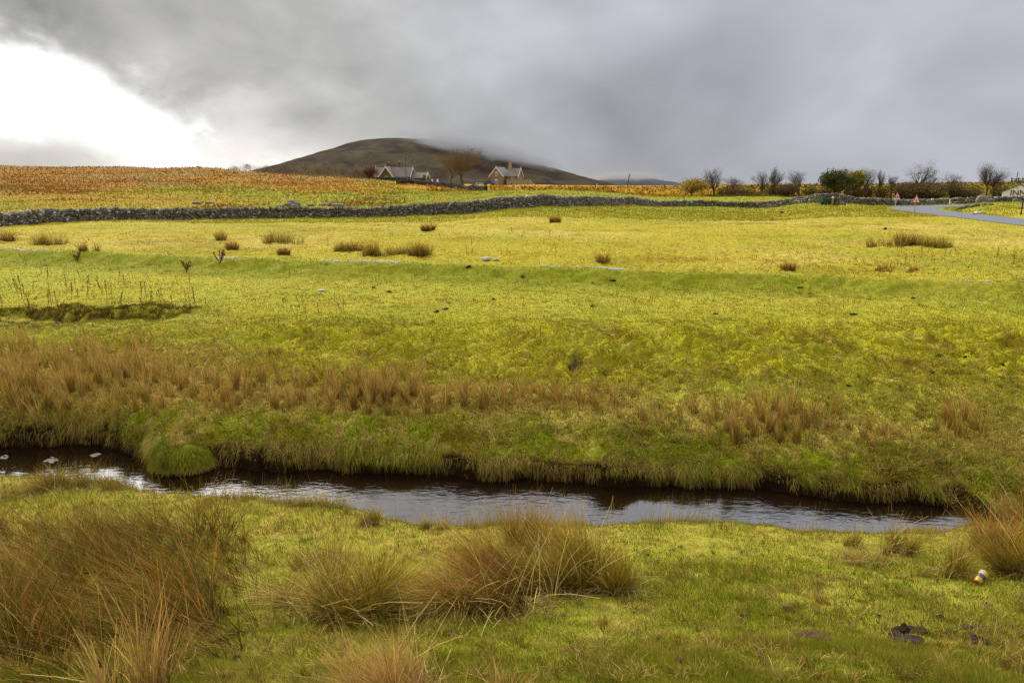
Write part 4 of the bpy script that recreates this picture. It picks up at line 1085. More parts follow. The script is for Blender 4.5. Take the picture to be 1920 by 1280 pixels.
# ---------------------------------------------------------------- boulders
def boulder(px, py, w, h, label, name='boulder', Y=None, col=(.33,.32,.29), seed=0, d=None):
    x, y, z = G(px, py) if Y is None else onY(px, Y)
    import bmesh
    bm = bmesh.new(); bmesh.ops.create_icosphere(bm, subdivisions=3, radius=1)
    me = D.meshes.new(name)
    V = np.array([v.co[:] for v in bm.verts])
    n = 1 + .22 * fbm(V[:, 0] * 1.3 + seed * 5, V[:, 1] * 1.3 + V[:, 2] * 1.7, 3, seed); V = V * n[:, None]
    V = np.sign(V) * np.abs(V) ** .8
    for v, c in zip(bm.verts, V): v.co = c * (w / 2, (d or w * .7) / 2, h / 2) + np.array((0, 0, h * .36))
    bm.to_mesh(me); bm.free(); me.materials.append(M_ROCK if sum(col) > .6 else M_DROCK)
    o = D.objects.new(name, me); COL.objects.link(o); o.location = (x, y, z); tag(o, label, 'rock'); return o
M_ROCK = simple('grey_rock', (.26,.24,.20), var=.3, scale=3, bump=.5)
M_DROCK = simple('dark_rock', (.16,.15,.13), var=.2, scale=3, bump=.5)
boulder(1838, 384, 1.5, 1.35, 'large rounded grey boulder against the wall beside the white post', Y=92, seed=1)
boulder(1853, 384, 1.1, .7, 'lower grey boulder just right of the large rounded one', Y=93, seed=2)
boulder(1833, 401, .62, .30, 'white limestone lump lying on the grass bank above the road', seed=3, col=(.6,.6,.6)).data.materials[0] = simple('white_rock', (.8,.78,.72), var=.1)
boulder(1826, 403, .4, .18, 'small pale stone touching the left end of the white limestone lump', seed=4)
boulder(1845, 401, .3, .15, 'small grey stone right of the white limestone lump', seed=5)
boulder(1901, 380, .6, .6, 'tilted pale stone leaning on the wall left of the white inn', Y=94, seed=6)
for i, (px, py, w, h) in enumerate([(1803,392,1.6,.6),(1812,390,1.4,.7),(1822,389,1.2,.5),(1831,387,1.3,.6),(1845,385,1.2,.45),(1795,394,1.2,.4),(1857,384.5,1.2,.4)]):
    o = boulder(px, py, w * .45, h * .55, 'dark stone in the broken row of rocks across the mound beside the road', seed=10 + i, col=(.1,.1,.1)); o['group'] = 'stones in the row on the mound'
for i, (px, py, w, h, lab) in enumerate([(542,387,1.0,.5,'left stone of the heap behind the long wall'),(549,385,.9,.7,'tallest stone of the heap behind the long wall'),(556,387,1.0,.55,'right stone of the heap behind the long wall'),(552,390,.9,.5,'front stone of the heap, just over the wall top'),(525,389,.8,.3,'mossy flat stone left of the stone heap'),(583,386,.8,.25,'flat stone between the heap and the long slab'),(615,386,1.8,.35,'left half of the long flat slab behind the wall'),(634,387,1.6,.35,'right half of the long flat slab behind the wall'),(368,382,1.0,.3,'left flat stone on the slope behind the wall'),(394,382,1.0,.3,'right flat stone on the slope behind the wall'),
     (858,384,.7,.4,'single pale stone on the green slope right of the slabs')]):
    boulder(px, py, w, h, lab, seed=20 + i)
M_WST = simple('chalk_white_stone', (.5,.48,.42), var=.1)
for i, (px, py, w, lab) in enumerate([(603,546,.28,'largest white stone lying on the green flat below the terrace'),(668,548,.16,'small white stone right of the largest one on the flat'),(912,488,.55,'pale flat stone on the path along the terrace top'),(930,488,.3,'small pale stone at the right end of the flat path stone'),(200,497,.12,'tiny white stone low on the terrace slope at the left'),(133,657,.10,'white scrap among the rushes at the far left'),(1709,611,.10,'tiny white stone on the bright meadow at the right'),(292,942,.05,'tiny white pebble on the near turf left of centre'),(1240,497,.2,'tiny pale stone near the terrace edge right of centre'),(160,520,.1,'tiny white stone at the foot of the terrace slope')]):
    boulder(px, py, w * .8, w * .28, lab, name='stone', seed=40 + i).data.materials[0] = M_WST

# ---------------------------------------------------------------- buildings
M_SAND = simple('sandstone_wall', (.36,.27,.15), var=.22, scale=1.2, bump=.3, rough=.9)
M_SANDL = simple('pale_sandstone', (.46,.36,.22), var=.2, scale=1.5, bump=.3, rough=.9)
M_DSTONE = simple('sooty_sandstone', (.17,.11,.06), var=.25, scale=1.2, rough=.9)
M_SLATE = simple('grey_slate_roof', (.20,.165,.145), var=.12, scale=2.5, rough=.6)
M_CREAM = simple('cream_painted_board', (.80,.74,.60), var=.05, rough=.5)
M_WHITE = simple('white_paint', (.80,.80,.78), var=.05, rough=.6)
M_GLASS = simple('window_glass', (.05,.06,.07), var=.05, rough=.1, spec=.6)
M_DARKR = simple('dark_red_paint', (.16,.02,.02), var=.1)
M_GREENP = simple('green_paint', (.01,.22,.04), var=.1)
M_DARK = simple('dark_metal', (.04,.04,.045), var=.1, rough=.5)
M_GREY = simple('galvanised_steel', (.35,.36,.37), var=.1, rough=.5, metal=.3)
M_WOOD = simple('weathered_wood', (.17,.12,.075), var=.25, scale=8)
M_POT = simple('clay_pot', (.55,.33,.13), var=.15)
def gable_block(par, x0, x1, y0, y1, ze, zr, axis, wall=None, eave=.25, zb=-.6, barge=(0, 1), wname='wall', rname='roof'):
    """a block with a pitched roof; axis 'x' or 'y' is the ridge direction"""
    wall = wall or M_SAND
    mb = MB(); rf = MB(); t = .16
    if axis == 'x':
        ym = (y0 + y1) / 2
        pr = [(y0, zb), (y1, zb), (y1, ze), (ym, zr), (y0, ze)]
        vs = [(x0, a, b) for a, b in pr] + [(x1, a, b) for a, b in pr]
    else:
        xm = (x0 + x1) / 2
        pr = [(x0, zb), (x1, zb), (x1, ze), (xm, zr), (x0, ze)]
        vs = [(a, y0, b) for a, b in pr] + [(a, y1, b) for a, b in pr]
    n = 5; mb.add(vs, [tuple(range(n)), tuple(range(2*n-1, n-1, -1))] + [(i, i+n, (i+1) % n + n, (i+1) % n) for i in range(n)])
    mb.build(wname, wall, par)
    a0, a1 = (y0, y1) if axis == 'x' else (x0, x1); b0, b1 = (x0, x1) if axis == 'x' else (y0, y1); am = (a0 + a1) / 2
    sl = (zr - ze) / (am - a0); e = .35
    for sgn in (-1, 1):
        ea = am + sgn * (am - a0 + e); ez = ze - sl * e
        q = [(ea, ez + .03), (am, zr + .03), (am, zr + .03 + t), (ea, ez + .03 + t)]
        vv = [(b, a, z) if axis == 'x' else (a, b, z) for b in (b0 - eave, b1 + eave) for a, z in q]
        rf.add(vv, [(0,1,2,3),(7,6,5,4),(0,4,5,1),(1,5,6,2),(2,6,7,3),(3,7,4,0)])
    rf.build(rname, M_SLATE, par)
    for k in barge:
        b = (b0 - eave - .1) if k == 0 else (b1 + eave + .02)
        bb = MB()
        for sgn in (-1, 1):
            ea = am + sgn * (am - a0 + e + .1); ez = ze - sl * (e + .1)
            q = [(ea, ez - .22), (am, zr - .22), (am, zr + .27), (ea, ez + .27)]
            vv = [(bq, a, z) if axis == 'x' else (a, bq, z) for bq in (b, b + .08) for a, z in q]
            bb.add(vv, [(0,1,2,3),(7,6,5,4),(0,4,5,1),(1,5,6,2),(2,6,7,3),(3,7,4,0)])
        q = (am, b + .04, zr) if axis == 'y' else (b + .04, am, zr)
        bb.tube((q[0], q[1], zr + .1), (q[0], q[1], zr + .75), .09, .04, 6)
        bb.build('bargeboard', M_CREAM, par)
def window(par, x, y, z, w, h, arch=False, bars=(2, 2), axis='y', name='window'):
    fr = MB()
    def bx(m, x0, z0, x1, z1, d0, d1):
        m.box(x + x0, y + d0, z + z0, x + x1, y + d1, z + z1)
    f = .10
    bx(fr, -w/2, 0, -w/2 + f, h, -.05, .02); bx(fr, w/2 - f, 0, w/2, h, -.05, .02); bx(fr, -w/2 + f, 0, w/2 - f, f, -.05, .02); bx(fr, -w/2 + f, h - f, w/2 - f, h, -.05, .02)
    for i in range(1, bars[0]): q = -w/2 + w * i / bars[0]; bx(fr, q - .04, f, q + .04, h - f, -.045, .015)
    for i in range(1, bars[1]): q = h * i / bars[1]; bx(fr, -w/2 + f, q - .03, w/2 - f, q + .03, -.04, .01)
    if arch:
        n = 8; pts = [(x + w/2 * math.cos(math.pi * i / n), z + h + .35 * math.sin(math.pi * i / n)) for i in range(n + 1)]
        fr.prism(pts, y - .05, y + .02)
    o = fr.build(name, M_WHITE, par)
    gl = MB(); gl.box(x - w/2 + f, y - .02, z + f, x + w/2 - f, y + .03, z + h - f); gl.build('pane', M_GLASS, o)
    sl = MB(); sl.box(x - w/2 - .15, y - .12, z - .18, x + w/2 + .15, y + .02, z - .02); sl.build('sill', M_SANDL, o)
def chimney(par, x, y, z0, z1, w, d, mat, pots=2):
    c = MB(); c.box(x - w/2, y - d/2, z0, x + w/2, y + d/2, z1); c.box(x - w/2 - .1, y - d/2 - .1, z1, x + w/2 + .1, y + d/2 + .1, z1 + .22)
    o = c.build('chimney', mat, par)
    for i in range(pots):
        p = MB(); q = x + (i - (pots - 1) / 2) * w / max(pots, 1) * .9; p.tube((q, y, z1 + .22), (q, y, z1 + .75), .16, .12, 8); p.build('chimney_pot', M_POT, o)

# station house on the left.  local x to the right, y away, facing the camera
def station():
    Y = 255.; k = Y / 1305.           # metres per photo pixel here
    x = (740 - 960) / FP / 1.0305 * Y * 1.0; z = CAMZ - gpy(341) * Y
    r = empty('station_house', (x, Y, z), R(-9))
    X = lambda px: (px - 740) * k
    Z = lambda py: (341 - py) * k
    gable_block(r, X(704.5), X(773), -2.6, 3.4, Z(331), Z(315.5), 'x', M_DSTONE)
    gable_block(r, X(718), X(743), -4.4, .4, Z(331), Z(314.5), 'y', M_DSTONE, barge=(0,), eave=.3, wname='gable_wing_wall', rname='gable_wing_roof')
    gable_block(r, X(774.3), X(801), -1.6, 3.0, Z(333.5), Z(325), 'x', M_DSTONE, barge=(1,), wname='annexe_wall', rname='annexe_roof')
    chimney(r, X(727), 1.2, Z(318), Z(308), .9, .8, M_DSTONE, 2)
    chimney(r, X(748), 1.0, Z(320), Z(307), .7, .7, M_DSTONE, 2)
    window(r, X(731), -4.5, Z(337), 1.2, 1.2, bars=(3, 1)); window(r, X(717.5), -2.7, Z(336), .5, .5, bars=(1, 1))
    window(r, X(753), -2.7, Z(337), 1.0, 1.0); window(r, X(763), -2.7, Z(337), 1.0, 1.0)
    g = MB(); g.box(X(797), -2.4, Z(334), X(803), -1.9, Z(329)); g.build('roof_hatch', M_GREENP, r)
    tag(r, 'stone station house with slate roofs and two dark chimneys, left of the big trees', 'house')
station()
def house():
    Y = 262.; k = Y / 1305.
    x = (937 - 960) / FP / 1.0305 * Y; z = CAMZ - gpy(347) * Y
    r = empty('gabled_house', (x, Y, z), R(-20))
    X = lambda px: (px - 937) * k
    Z = lambda py: (347 - py) * k
    gable_block(r, X(950.5), X(973.5), -.6, 4.6, Z(330.5), Z(317.5), 'x', M_SAND, barge=(1,))
    gable_block(r, X(925), X(949.5), -3.6, 4.6, Z(329.8), Z(315.5), 'y', M_SAND, barge=(0,), eave=.3, wname='gable_wing_wall', rname='gable_wing_roof')
    chimney(r, X(953.5), 2.0, Z(322), Z(309.5), .95, .95, M_SANDL, 3)
    window(r, X(937.5), -3.7, Z(331), .85, 1.25, arch=True); window(r, X(937), -3.7, Z(345), 1.25, 1.35, arch=True, bars=(3, 3))
    window(r, X(963), -.7, Z(336.5), .8, 1.0)
    tag(r, 'tall stone house with cream edged gable and yellow chimney, right of the big trees', 'house')
    r2 = empty('outbuilding', (x, Y, z), R(-5))
    mb = MB(); pts = [(X(952), Z(349)), (X(1003), Z(350)), (X(1003), Z(344)), (X(998), Z(342.5)), (X(994.5), Z(337.5)), (X(952), Z(337.5))]
    mb.prism(pts, -4.6, -2.4); mb.build('wall', M_SANDL, r2)
    cp = MB(); cp.box(X(952), -4.8, Z(337.45), X(995), -2.2, Z(336.7)); cp.build('coping', M_SANDL, r2)
    d = MB(); d.box(X(959.8), -4.66, Z(348), X(962.3), -4.61, Z(343.4)); d.build('door', M_DARKR, r2)
    tag(r2, 'low pale stone outbuilding with a dark red door, right of the tall house', 'outbuilding')
house()
def inn():
    Y = 118.; k = Y / 1305.
    x = (1916 - 960) / FP / 1.03 * Y; z = CAMZ - gpy(374) * Y
    r = empty('white_inn', (x, Y, z), R(-38))
    X = lambda px: (px - 1916) * k
    Z = lambda py: (374 - py) * k
    gable_block(r, X(1891), X(1944), -.2, 9, Z(361), Z(347.5), 'y', M_WHITE, barge=(), eave=.12)
    for i, cx in enumerate((1907, 1911.5, 1916.5, 1921.5)):
        pass
    fc = D.curves.new('lettering', 'FONT'); fc.body = 'INN'; fc.size = 1.25; fc.extrude = .02; fc.align_x = 'LEFT'; fc.offset = .02
    fo = D.objects.new('lettering', fc); COL.objects.link(fo)
    bpy.context.view_layer.update(); dg = bpy.context.evaluated_depsgraph_get(); me = D.meshes.new_from_object(fo.evaluated_get(dg)); D.objects.remove(fo)
    me.materials.clear(); me.materials.append(simple('brown_lettering', (.20,.14,.10), var=.15))
    lo_ = D.objects.new('lettering', me); COL.objects.link(lo_); lo_.parent = r; lo_.location = (X(1903), -.24, Z(366.5)); lo_.rotation_euler = (R(90), 0, 0)
    v = MB(); v.box(X(1912), -.25, Z(354), X(1914.5), -.2, Z(352.6)); v.build('vent', M_GREY, r)
    tag(r, 'white rendered inn gable with brown INN lettering, cut by the right edge of the photo', 'inn')
inn()
# ---------------------------------------------------------------- cars by the tall house
def car(px, Y, colm, label, rz):
    x, y, z = onY(px, Y); z = CAMZ - gpy(347.2) * Y
    r = empty('parked_car', (x, y, z), rz)
    b = MB(); prof = [(-2.0,.35),(2.0,.35),(2.05,.75),(1.1,.92),(-1.9,.95),(-2.05,.6)]
    b.prism(prof, -.8, .8); b.build('body', colm, r)
    c = MB(); cp = [(-1.7,.93),(1.0,.91),(.35,1.42),(-1.2,1.45)]; c.prism(cp, -.68, .68); cab = c.build('cabin', M_GLASS, r)
    t = MB(); t.box(-1.2, -.66, 1.43, .38, .66, 1.48); t.build('roof', colm, r)
    for sx in (-1.25, 1.25):
        for sy in (-.8, .8):
            w = MB(); w.tube((sx, sy - .1, .32), (sx, sy + .1, .32), .32, .32, 12); w.build('wheel', M_DARK, r)
    tag(r, label, 'car')
car(903, 258, simple('grey_car_paint', (.5,.48,.46), rough=.3), 'pale grey car parked left of the blue car by the tall house', R(4))
car(917.5, 257, simple('blue_car_paint', (.06,.14,.27), rough=.3), 'blue car parked against the left side of the tall house', R(-10))
# ---------------------------------------------------------------- poles, posts, signs
def pole(px, py, hpx, rad, label, name='utility_pole', Y=None, lean=0, mat=None, cat='pole', arm=False):
    if Y: x = (px - 960) / FP / 1.03 * Y; y = Y; z = CAMZ - gpy(py) * Y
    else: x, y, z = G(px, py); 
    h = hpx * (math.hypot(y, 0)) / 1305.
    r = empty(name, (x, y, z))
    m = MB(); m.tube((0, 0, -.5), (lean * h, 0, h), rad, rad * .75, 8); m.build('shaft', mat or M_WOOD, r)
    if arm:
        a = MB(); a.box(-.6 + lean*h, -.05, h - .5, .6 + lean*h, .05, h - .38); a.build('crossarm', mat or M_WOOD, r)
        for i in (-.5, 0, .5):
            q = MB(); q.tube((i + lean*h, 0, h - .38), (i + lean*h, 0, h - .2), .05, .04, 6); q.build('insulator', M_WHITE, r)
    tag(r, label, cat); return r
pole(761, 342, 49, .13, 'tall brown utility pole in front of the station house', Y=215, arm=True)
pole(1176.5, 352, 25, .13, 'leaning wooden pole standing alone left of the tree row', Y=150, lean=.16)
pole(1120, 352, 8, .07, 'short white marker post at the foot of the far hill', name='marker_post', Y=152, mat=M_WHITE, cat='post')
pole(743 + 77, 341, 5, .22, 'short white post right of the station house annexe', name='marker_post', Y=150, mat=M_WHITE, cat='post')
pole(810, 339, 3, .2, 'low white bollard beside the annexe of the station house', name='bollard', Y=152, mat=M_WHITE, cat='post')
pole(1908.5, 349, 26, .09, 'signal mast on the embankment above the white inn', name='signal_mast', Y=150, mat=M_DARK, cat='mast')
pole(1788.5, 385.5, 12, .07, 'white post in front of the wall left of the large boulder', name='white_post', Y=91, mat=M_WHITE, cat='post')
pole(1619, 384, 12, .06, 'grey post rising from the wall left of the road signs', name='wooden_post', Y=88.2, cat='post', mat=M_WOOD)
pole(1533, 367, 14, .05, 'thin pale post in the scrub just left of the raised wall hump', name='wooden_post', Y=115, cat='post', mat=M_WOOD)
pole(1765, 385, 9, .06, 'wooden gatepost in the wall behind the road bend', name='wooden_post', Y=93, cat='post', mat=M_WOOD)
def ridge_sign():
    Y = 172; x = (371 - 960) / FP / 1.03 * Y; z = Hs(x, Y)
    r = empty('footpath_sign', (x, Y, z)); m = MB(); m.tube((0, 0, -.3), (0, 0, 1.15), .06, .06, 6); m.build('post', M_WOOD, r)
    b = MB(); b.prism([(-.25,.85),(.55,.85),(.7,.97),(.55,1.1),(-.25,1.1)], -.08, -.05); b.build('finger_board', M_WOOD, r)
    tag(r, 'small wooden finger sign on the skyline of the left hill', 'sign')
ridge_sign()
M_REDS = simple('red_reflective', (.55,.02,.02), var=.05, rough=.4); M_BLK = simple('black_symbol', (.02,.02,.02), rough=.5)
def tri_sign(px, py, h, size, label, plate=False, Y=None):
    if Y: x, y, z = onY(px, Y); 
    else: x, y, z = G(px, py)
    r = empty('warning_sign', (x, y, z), R(6))
    m = MB(); m.tube((0, 0, -.3), (0, 0, h), .04, .04, 8); m.build('post', M_GREY, r)
    s = size; zc = h - .1
    def tri(k, y0, y1, mat, name, par):
        t = MB(); a = s * k; c = zc + s * .289
        t.prism([(-a/2, c - a*.289), (a/2, c - a*.289), (0, c + a*.577)], y0, y1); return t.build(name, mat, par)
    f = tri(1.0, -.075, -.05, M_REDS, 'red_triangle', r); tri(.66, -.085, -.077, M_WHITE, 'white_field', f)
    sy = MB(); c = zc + s * .289
    sy.box(-.03, -.094, c - .12, .03, -.088, c + .12); sy.box(-.10, -.095, c - .14, .10, -.0885, c - .08); sy.box(-.07,-.0955,c-.02,.07,-.0895,c+.03); sy.build('symbol', M_BLK, f)
    if plate:
        p = MB(); p.box(-.42, -.075, zc - .62, .42, -.05, zc - .06); q = p.build('plate', M_WHITE, r)
        for i in range(2):
            t = MB(); t.box(-.3, -.082, zc - .26 - i * .18, .3, -.0765, zc - .20 - i * .18); t.build('text_line', M_BLK, q)
    tag(r, label, 'road sign')
tri_sign(1714, 400, 1.05, .95, 'red and white triangular road sign on a thin post at the near road edge')
tri_sign(1679, 387, 1.15, .80, 'red triangular road sign with a white plate below, in the gap of the wall', plate=True, Y=91)
def board():
    Y = 60.; x = (1914 - 960) / FP / 1.016 * Y; z = CAMZ - gpy(411.5) * Y
    r = empty('notice_board', (x, Y, z), R(-4)); k = Y / 1300
    m = MB(); m.box(-.04, -.04, -.3, .04, .04, 36 * k); m.build('post', M_DARK, r)
    f = MB(); f.box(-.02, -.07, 21 * k, 1.0, -.04, 35.5 * k); f.build('frame', M_DARK, r)
    b = MB(); b.box(.04, -.085, 22 * k, .94, -.072, 34.6 * k); b.build('panel', M_WHITE, r)
    m2 = MB(); m2.box(.92, -.04, -.3, 1.0, .04, 21 * k); m2.build('post', M_DARK, r)
    tag(r, 'white notice board on black posts beside the road at the right edge', 'notice board')
board()
def fence():
    Y = 151; r = empty('wooden_fence', ((1910 - 960) / FP / 1.03 * Y, Y, CAMZ - gpy(342) * Y))
    k = Y / 1305
    for px in (1899, 1912, 1920, 1932, 1946):
        m = MB(); m.box((px - 1910) * k - .09, -.09, -.4, (px - 1910) * k + .09, .09, 8.5 * k); m.build('post', M_WOOD, r)
    for zz in (3.0, 6):
        m = MB(); m.box(-11 * k, -.13, zz * k, 38 * k, -.09, (zz + 1.1) * k); m.build('rail', M_WOOD, r)
    tag(r, 'dark post and rail fence on the embankment above the white inn', 'fence')
fence()
def cart():
    x, y, z = onY(1551, 84.5)
    r = empty('green_cart', (x, y, z + .05)); m = MB()
    m.hexa([(-.75,-.45,.35),(.75,-.45,.35),(.75,.45,.35),(-.75,.45,.35),(-.9,-.5,.8),(.9,-.5,.8),(.9,.5,.8),(-.9,.5,.8)]); m.build('tub', M_GREENP2, r)
    for sx in (-.45, .45):
        for sy in (-.5, .5): w = MB(); w.tube((sx, sy - .05, .22), (sx, sy + .05, .22), .22, .22, 10); w.build('wheel', M_DARK, r)
    h_ = MB(); h_.tube((.85, 0, .5), (1.5, 0, .25), .035, .035, 6); h_.build('drawbar', M_DARK, r)
    tag(r, 'dark green trailer parked in front of the raised wall hump', 'trailer')
    x, y, z = onY(1559.5, 84); r = empty('marker_post', (x, y, z)); m = MB(); m.tube((0, 0, -.2), (0, 0, .85), .11, .11, 8); m.build('shaft', simple('orange_plastic', (.70,.25,.06)), r)
    m = MB(); m.tube((0, 0, .86), (0, 0, 1.02), .12, .10, 8); m.build('cap', M_WHITE, r)
    tag(r, 'short orange post with a white top beside the green trailer', 'post')
    x, y, z = onY(1572, 84); r = empty('cattle_trough', (x, y, z)); m = MB(); m.box(-.7, -.25, -.05, .7, .25, .18); m.build('tub', M_DARK, r); m = MB(); m.box(-.75,-.3,.182,.75,.3,.22); m.build('rim', M_DARK, r)
    tag(r, 'low black trough in the grass right of the orange post', 'trough')
M_GREENP2 = simple('dark_green_paint', (.02,.07,.035), var=.1)
cart()

# ---------------------------------------------------------------- trees
M_BARK = colmat('bark', transl=0, rough=.9, noise=.2, scale=5)
M_LEAF = colmat('leaves', transl=.3, rough=.7)
def branch_segments(h, spread, seed, trunk_h=.25, levels=5, nb=3, r0=None, up=.5, multi=1, squash=1.0):
    r_ = random.Random(seed); segs = []
    def grow(p, d, L, r, lv):
        n = 3 if lv < levels else 2
        q = p
        for i in range(n):
            dd = [d[k] + r_.gauss(0, .13) for k in range(3)]; dd[2] += .04 * up
            m = math.sqrt(sum(a * a for a in dd)); d = [a / m for a in dd]
            e = [q[k] + d[k] * L / n for k in range(3)]
            r2 = r * (.86)
            segs.append((q, e, r, r2, lv)); q = e; r = r2
            if lv < levels and (i >= 1 or lv > 0):
                for _ in range(r_.choice([1, 1, 2]) if lv else nb - 1):
                    side(q, d, L, r, lv)
        if lv < levels: side(q, d, L, r, lv, .35); side(q, d, L, r, lv, .35)
    def side(q, d, L, r, lv, ang=None):
        a = r_.uniform(.35, .8) * spread if ang is None else ang * spread
        th = r_.uniform(0, 2 * math.pi)
        u = [math.cos(th), math.sin(th), 0]
        dd = [d[k] * math.cos(a) + u[k] * math.sin(a) for k in range(3)]; dd[2] += .12 * up
        m = math.sqrt(sum(x * x for x in dd)); grow(q, [x / m for x in dd], L * r_.uniform(.58, .82), r * .62, lv + 1)
    r0 = r0 or h * .03
    for k in range(multi):
        a = 0 if multi == 1 else r_.uniform(.1, .35); th = r_.uniform(0, 6.28)
        grow([r_.uniform(-.03, .03) * (multi > 1), r_.uniform(-.03, .03) * (multi > 1), -.3], [math.cos(th) * a, math.sin(th) * a, 1], h * trunk_h / (.9), r0, 0)
    return segs
def tubes_np(segs, minr, col, jitc=.15):
    P = np.array([s[0] for s in segs]); Q = np.array([s[1] for s in segs]); r0 = np.maximum([s[2] for s in segs], minr); r1 = np.maximum([s[3] for s in segs], minr * .8)
    d = Q - P; L = np.linalg.norm(d, axis=1, keepdims=True); d = d / np.maximum(L, 1e-6)
    a = np.where(np.abs(d[:, 2:3]) < .9, np.array([[0, 0, 1.]]), np.array([[1., 0, 0]])); u = np.cross(d, a); u /= np.linalg.norm(u, axis=1, keepdims=True); w = np.cross(d, u)
    k = 4; n = len(P); V = np.empty((n, 2, k, 3))
    for i in range(k):
        t = 2 * math.pi * i / k; o = math.cos(t) * u + math.sin(t) * w
        V[:, 0, i] = P + o * r0[:, None]; V[:, 1, i] = Q + o * r1[:, None]
    b = (np.arange(n) * 2 * k)[:, None]; F = np.concatenate([np.stack([b + i, b + (i + 1) % k, b + k + (i + 1) % k, b + k + i], -1).reshape(-1, 4) for i in range(k)])
    C = np.repeat(jit(np.broadcast_to(np.array(col), (n, 3)), jitc, .03), 2 * k, 0)
    return V.reshape(-1, 3), F, C
def bare_tree(px, py, Y, hpx, wpx, label, seed, cat='bare tree', col=(.10,.075,.05), levels=5, leaves=None, minr=None, name='bare_tree', multi=1, spread=1.0, group=None, trunk_h=.25, nb=3, cover_f=.75):
    k = Y / 1305.; x = (px - 960) / FP / 1.03 * Y; z = Hs(x, Y) if py is None else CAMZ - gpy(py) * Y
    h = hpx * k; segs = branch_segments(h, spread, seed, levels=levels, multi=multi, trunk_h=trunk_h, nb=nb)
    E = np.array([s[1] for s in segs]); top = np.percentile(E[:, 2], 99.5); wid = np.percentile(np.abs(E[:, 0]), 92)
    sz = h / top; sx = (wpx * k / 2) / max(wid, .01)
    S = np.array([sx, sx, sz]); segs = [(np.array(a) * S, np.array(b) * S, c * h / top, d_ * h / top, lv) for a, b, c, d_, lv in segs]
    r = empty(name, (x, Y, z))
    tw_ = [s for s in segs if s[4] > 2]; lim = 4200; stru = [(a, b, c * .75, d_ * .75, lv) for a, b, c, d_, lv in segs if lv == 2]
    if len(tw_) > lim: tw_ = random.Random(seed).sample(tw_, lim)
    fin = tw_; Ls = np.array([np.linalg.norm(s[1] - s[0]) for s in fin]); area = .7 * (wpx * k) * (hpx * k) * .75
    tgt = cover_f * area; minr = .0045
    def cov(f): return (Ls * 2 * np.maximum(np.array([s[2] for s in fin]) * f, minr)).sum()
    f = 1.0
    while cov(f) < tgt and f < 2.2: f *= 1.1
    while cov(f) > tgt and f > .12: f *= .88
    if cov(f) > tgt:
        keepn = int(len(fin) * tgt / cov(f)); fin = random.Random(seed + 1).sample(fin, max(keepn, 60))
    segs = [s for s in segs if s[4] <= 1] + stru + [(a, b, c * f, d_ * f, lv) for a, b, c, d_, lv in fin]
    V, F, C = tubes_np([s for s in segs if s[4] <= 1], minr * 1.3, col); nm('trunk', V, F, M_BARK, r, vcol=C)
    tw = [s for s in segs if s[4] > 1]
    tc = tuple(np.array(col) * 1.35)
    V, F, C = tubes_np(tw, minr, tc); 
    if leaves is None: nm('crown', V, F, M_BARK, r, vcol=C)
    else:
        nm('branches', V, F, M_BARK, r, vcol=C)
        nper, size, lc = leaves
        pts = np.array([s[1] for s in tw if s[4] >= levels - 1]); pts = np.repeat(pts, nper, 0) + rng.normal(0, size * 1.6, (len(pts) * nper, 3)); n = len(pts)
        a_ = rng.normal(0, 1, (n, 3)); a_ /= np.linalg.norm(a_, axis=1, keepdims=True); b_ = np.cross(a_, rng.normal(0, 1, (n, 3))); b_ /= np.linalg.norm(b_, axis=1, keepdims=True)
        s_ = size * rng.uniform(.5, 1.1, (n, 1)); V = np.stack([pts - a_*s_, pts + b_*s_*.6, pts + a_*s_, pts - b_*s_*.6], 1).reshape(-1, 3)
        nm('crown', V, np.arange(4 * n).reshape(-1, 4), M_LEAF, r, vcol=np.repeat(jit(np.broadcast_to(np.array(lc), (n, 3)), .35, .1), 4, 0))
    tag(r, label, cat, group); return r
BK = (.085,.062,.042)
bare_tree(868, 347, 225, 69, 70, 'largest bare round crowned tree between the two houses', 3, col=(.135,.10,.05), levels=5, trunk_h=.24, spread=1.1, cover_f=1.5)
bare_tree(843, 347, 228, 63, 58, 'second bare tree standing just left of the largest one between the houses', 8, col=(.135,.10,.05), levels=5, trunk_h=.24, spread=1.1, cover_f=1.5)
T = [(1343,368,47,36,'bare round tree standing alone right of the yellow willow',11,5),
 (1377,368,33,34,'dense low bare tree right of the lone round tree',12,5),
 (1428,369,43,26,'slim bare tree left of the tallest tree in the middle of the row',14,4),
 (1450,369,50,32,'taller upright bare tree in the middle of the row',15,5),
 (1503,367,43,32,'pale bare tree behind the dark scrub bush in the row',16,5),
 (1560,367,40,26,'pale bare tree just behind the left side of the dark green tree',18,4),
 (1590,367,46,36,'bare tree showing above the top of the dark green tree',19,5),
 (1630,366,45,30,'bare tree right of the yellow leaved tree',21,5),
 (1650,366,42,16,'narrow bare tree at the right end of the green group',22,4),
 (1675,366,33,20,'small faint bare tree between the green group and the widest tree',23,4),
 (1722,366,58,50,'widest and tallest bare tree above the scrub at the right',24,6),
 (1750,366,36,18,'small faint bare tree right of the widest tree',25,4),
 (1795,366,38,50,'low crooked bare tree with wide open branches',26,5),
 (1856,371,60,36,'left of the two tall bare trees beside the white inn',27,5),
 (1868,371,54,40,'right of the two tall bare trees beside the white inn',28,5)]
for px, py, hp, wp_, lab, sd, lv in T:
    bare_tree(px, py, 127, hp * 1.1, wp_ * 1.05, lab, sd, cover_f=1.0, col=BK, levels=lv, spread=1.5 if px == 1795 else .95, trunk_h=.2 if px != 1856 else .32)
bare_tree(1297, 368, 126, 33, 52, 'yellow leaved willow bush at the left end of the tree row', 31, cat='tree', name='willow_tree', col=BK, levels=4, leaves=(1, .15, (.34,.235,.03)), multi=2, trunk_h=.2)
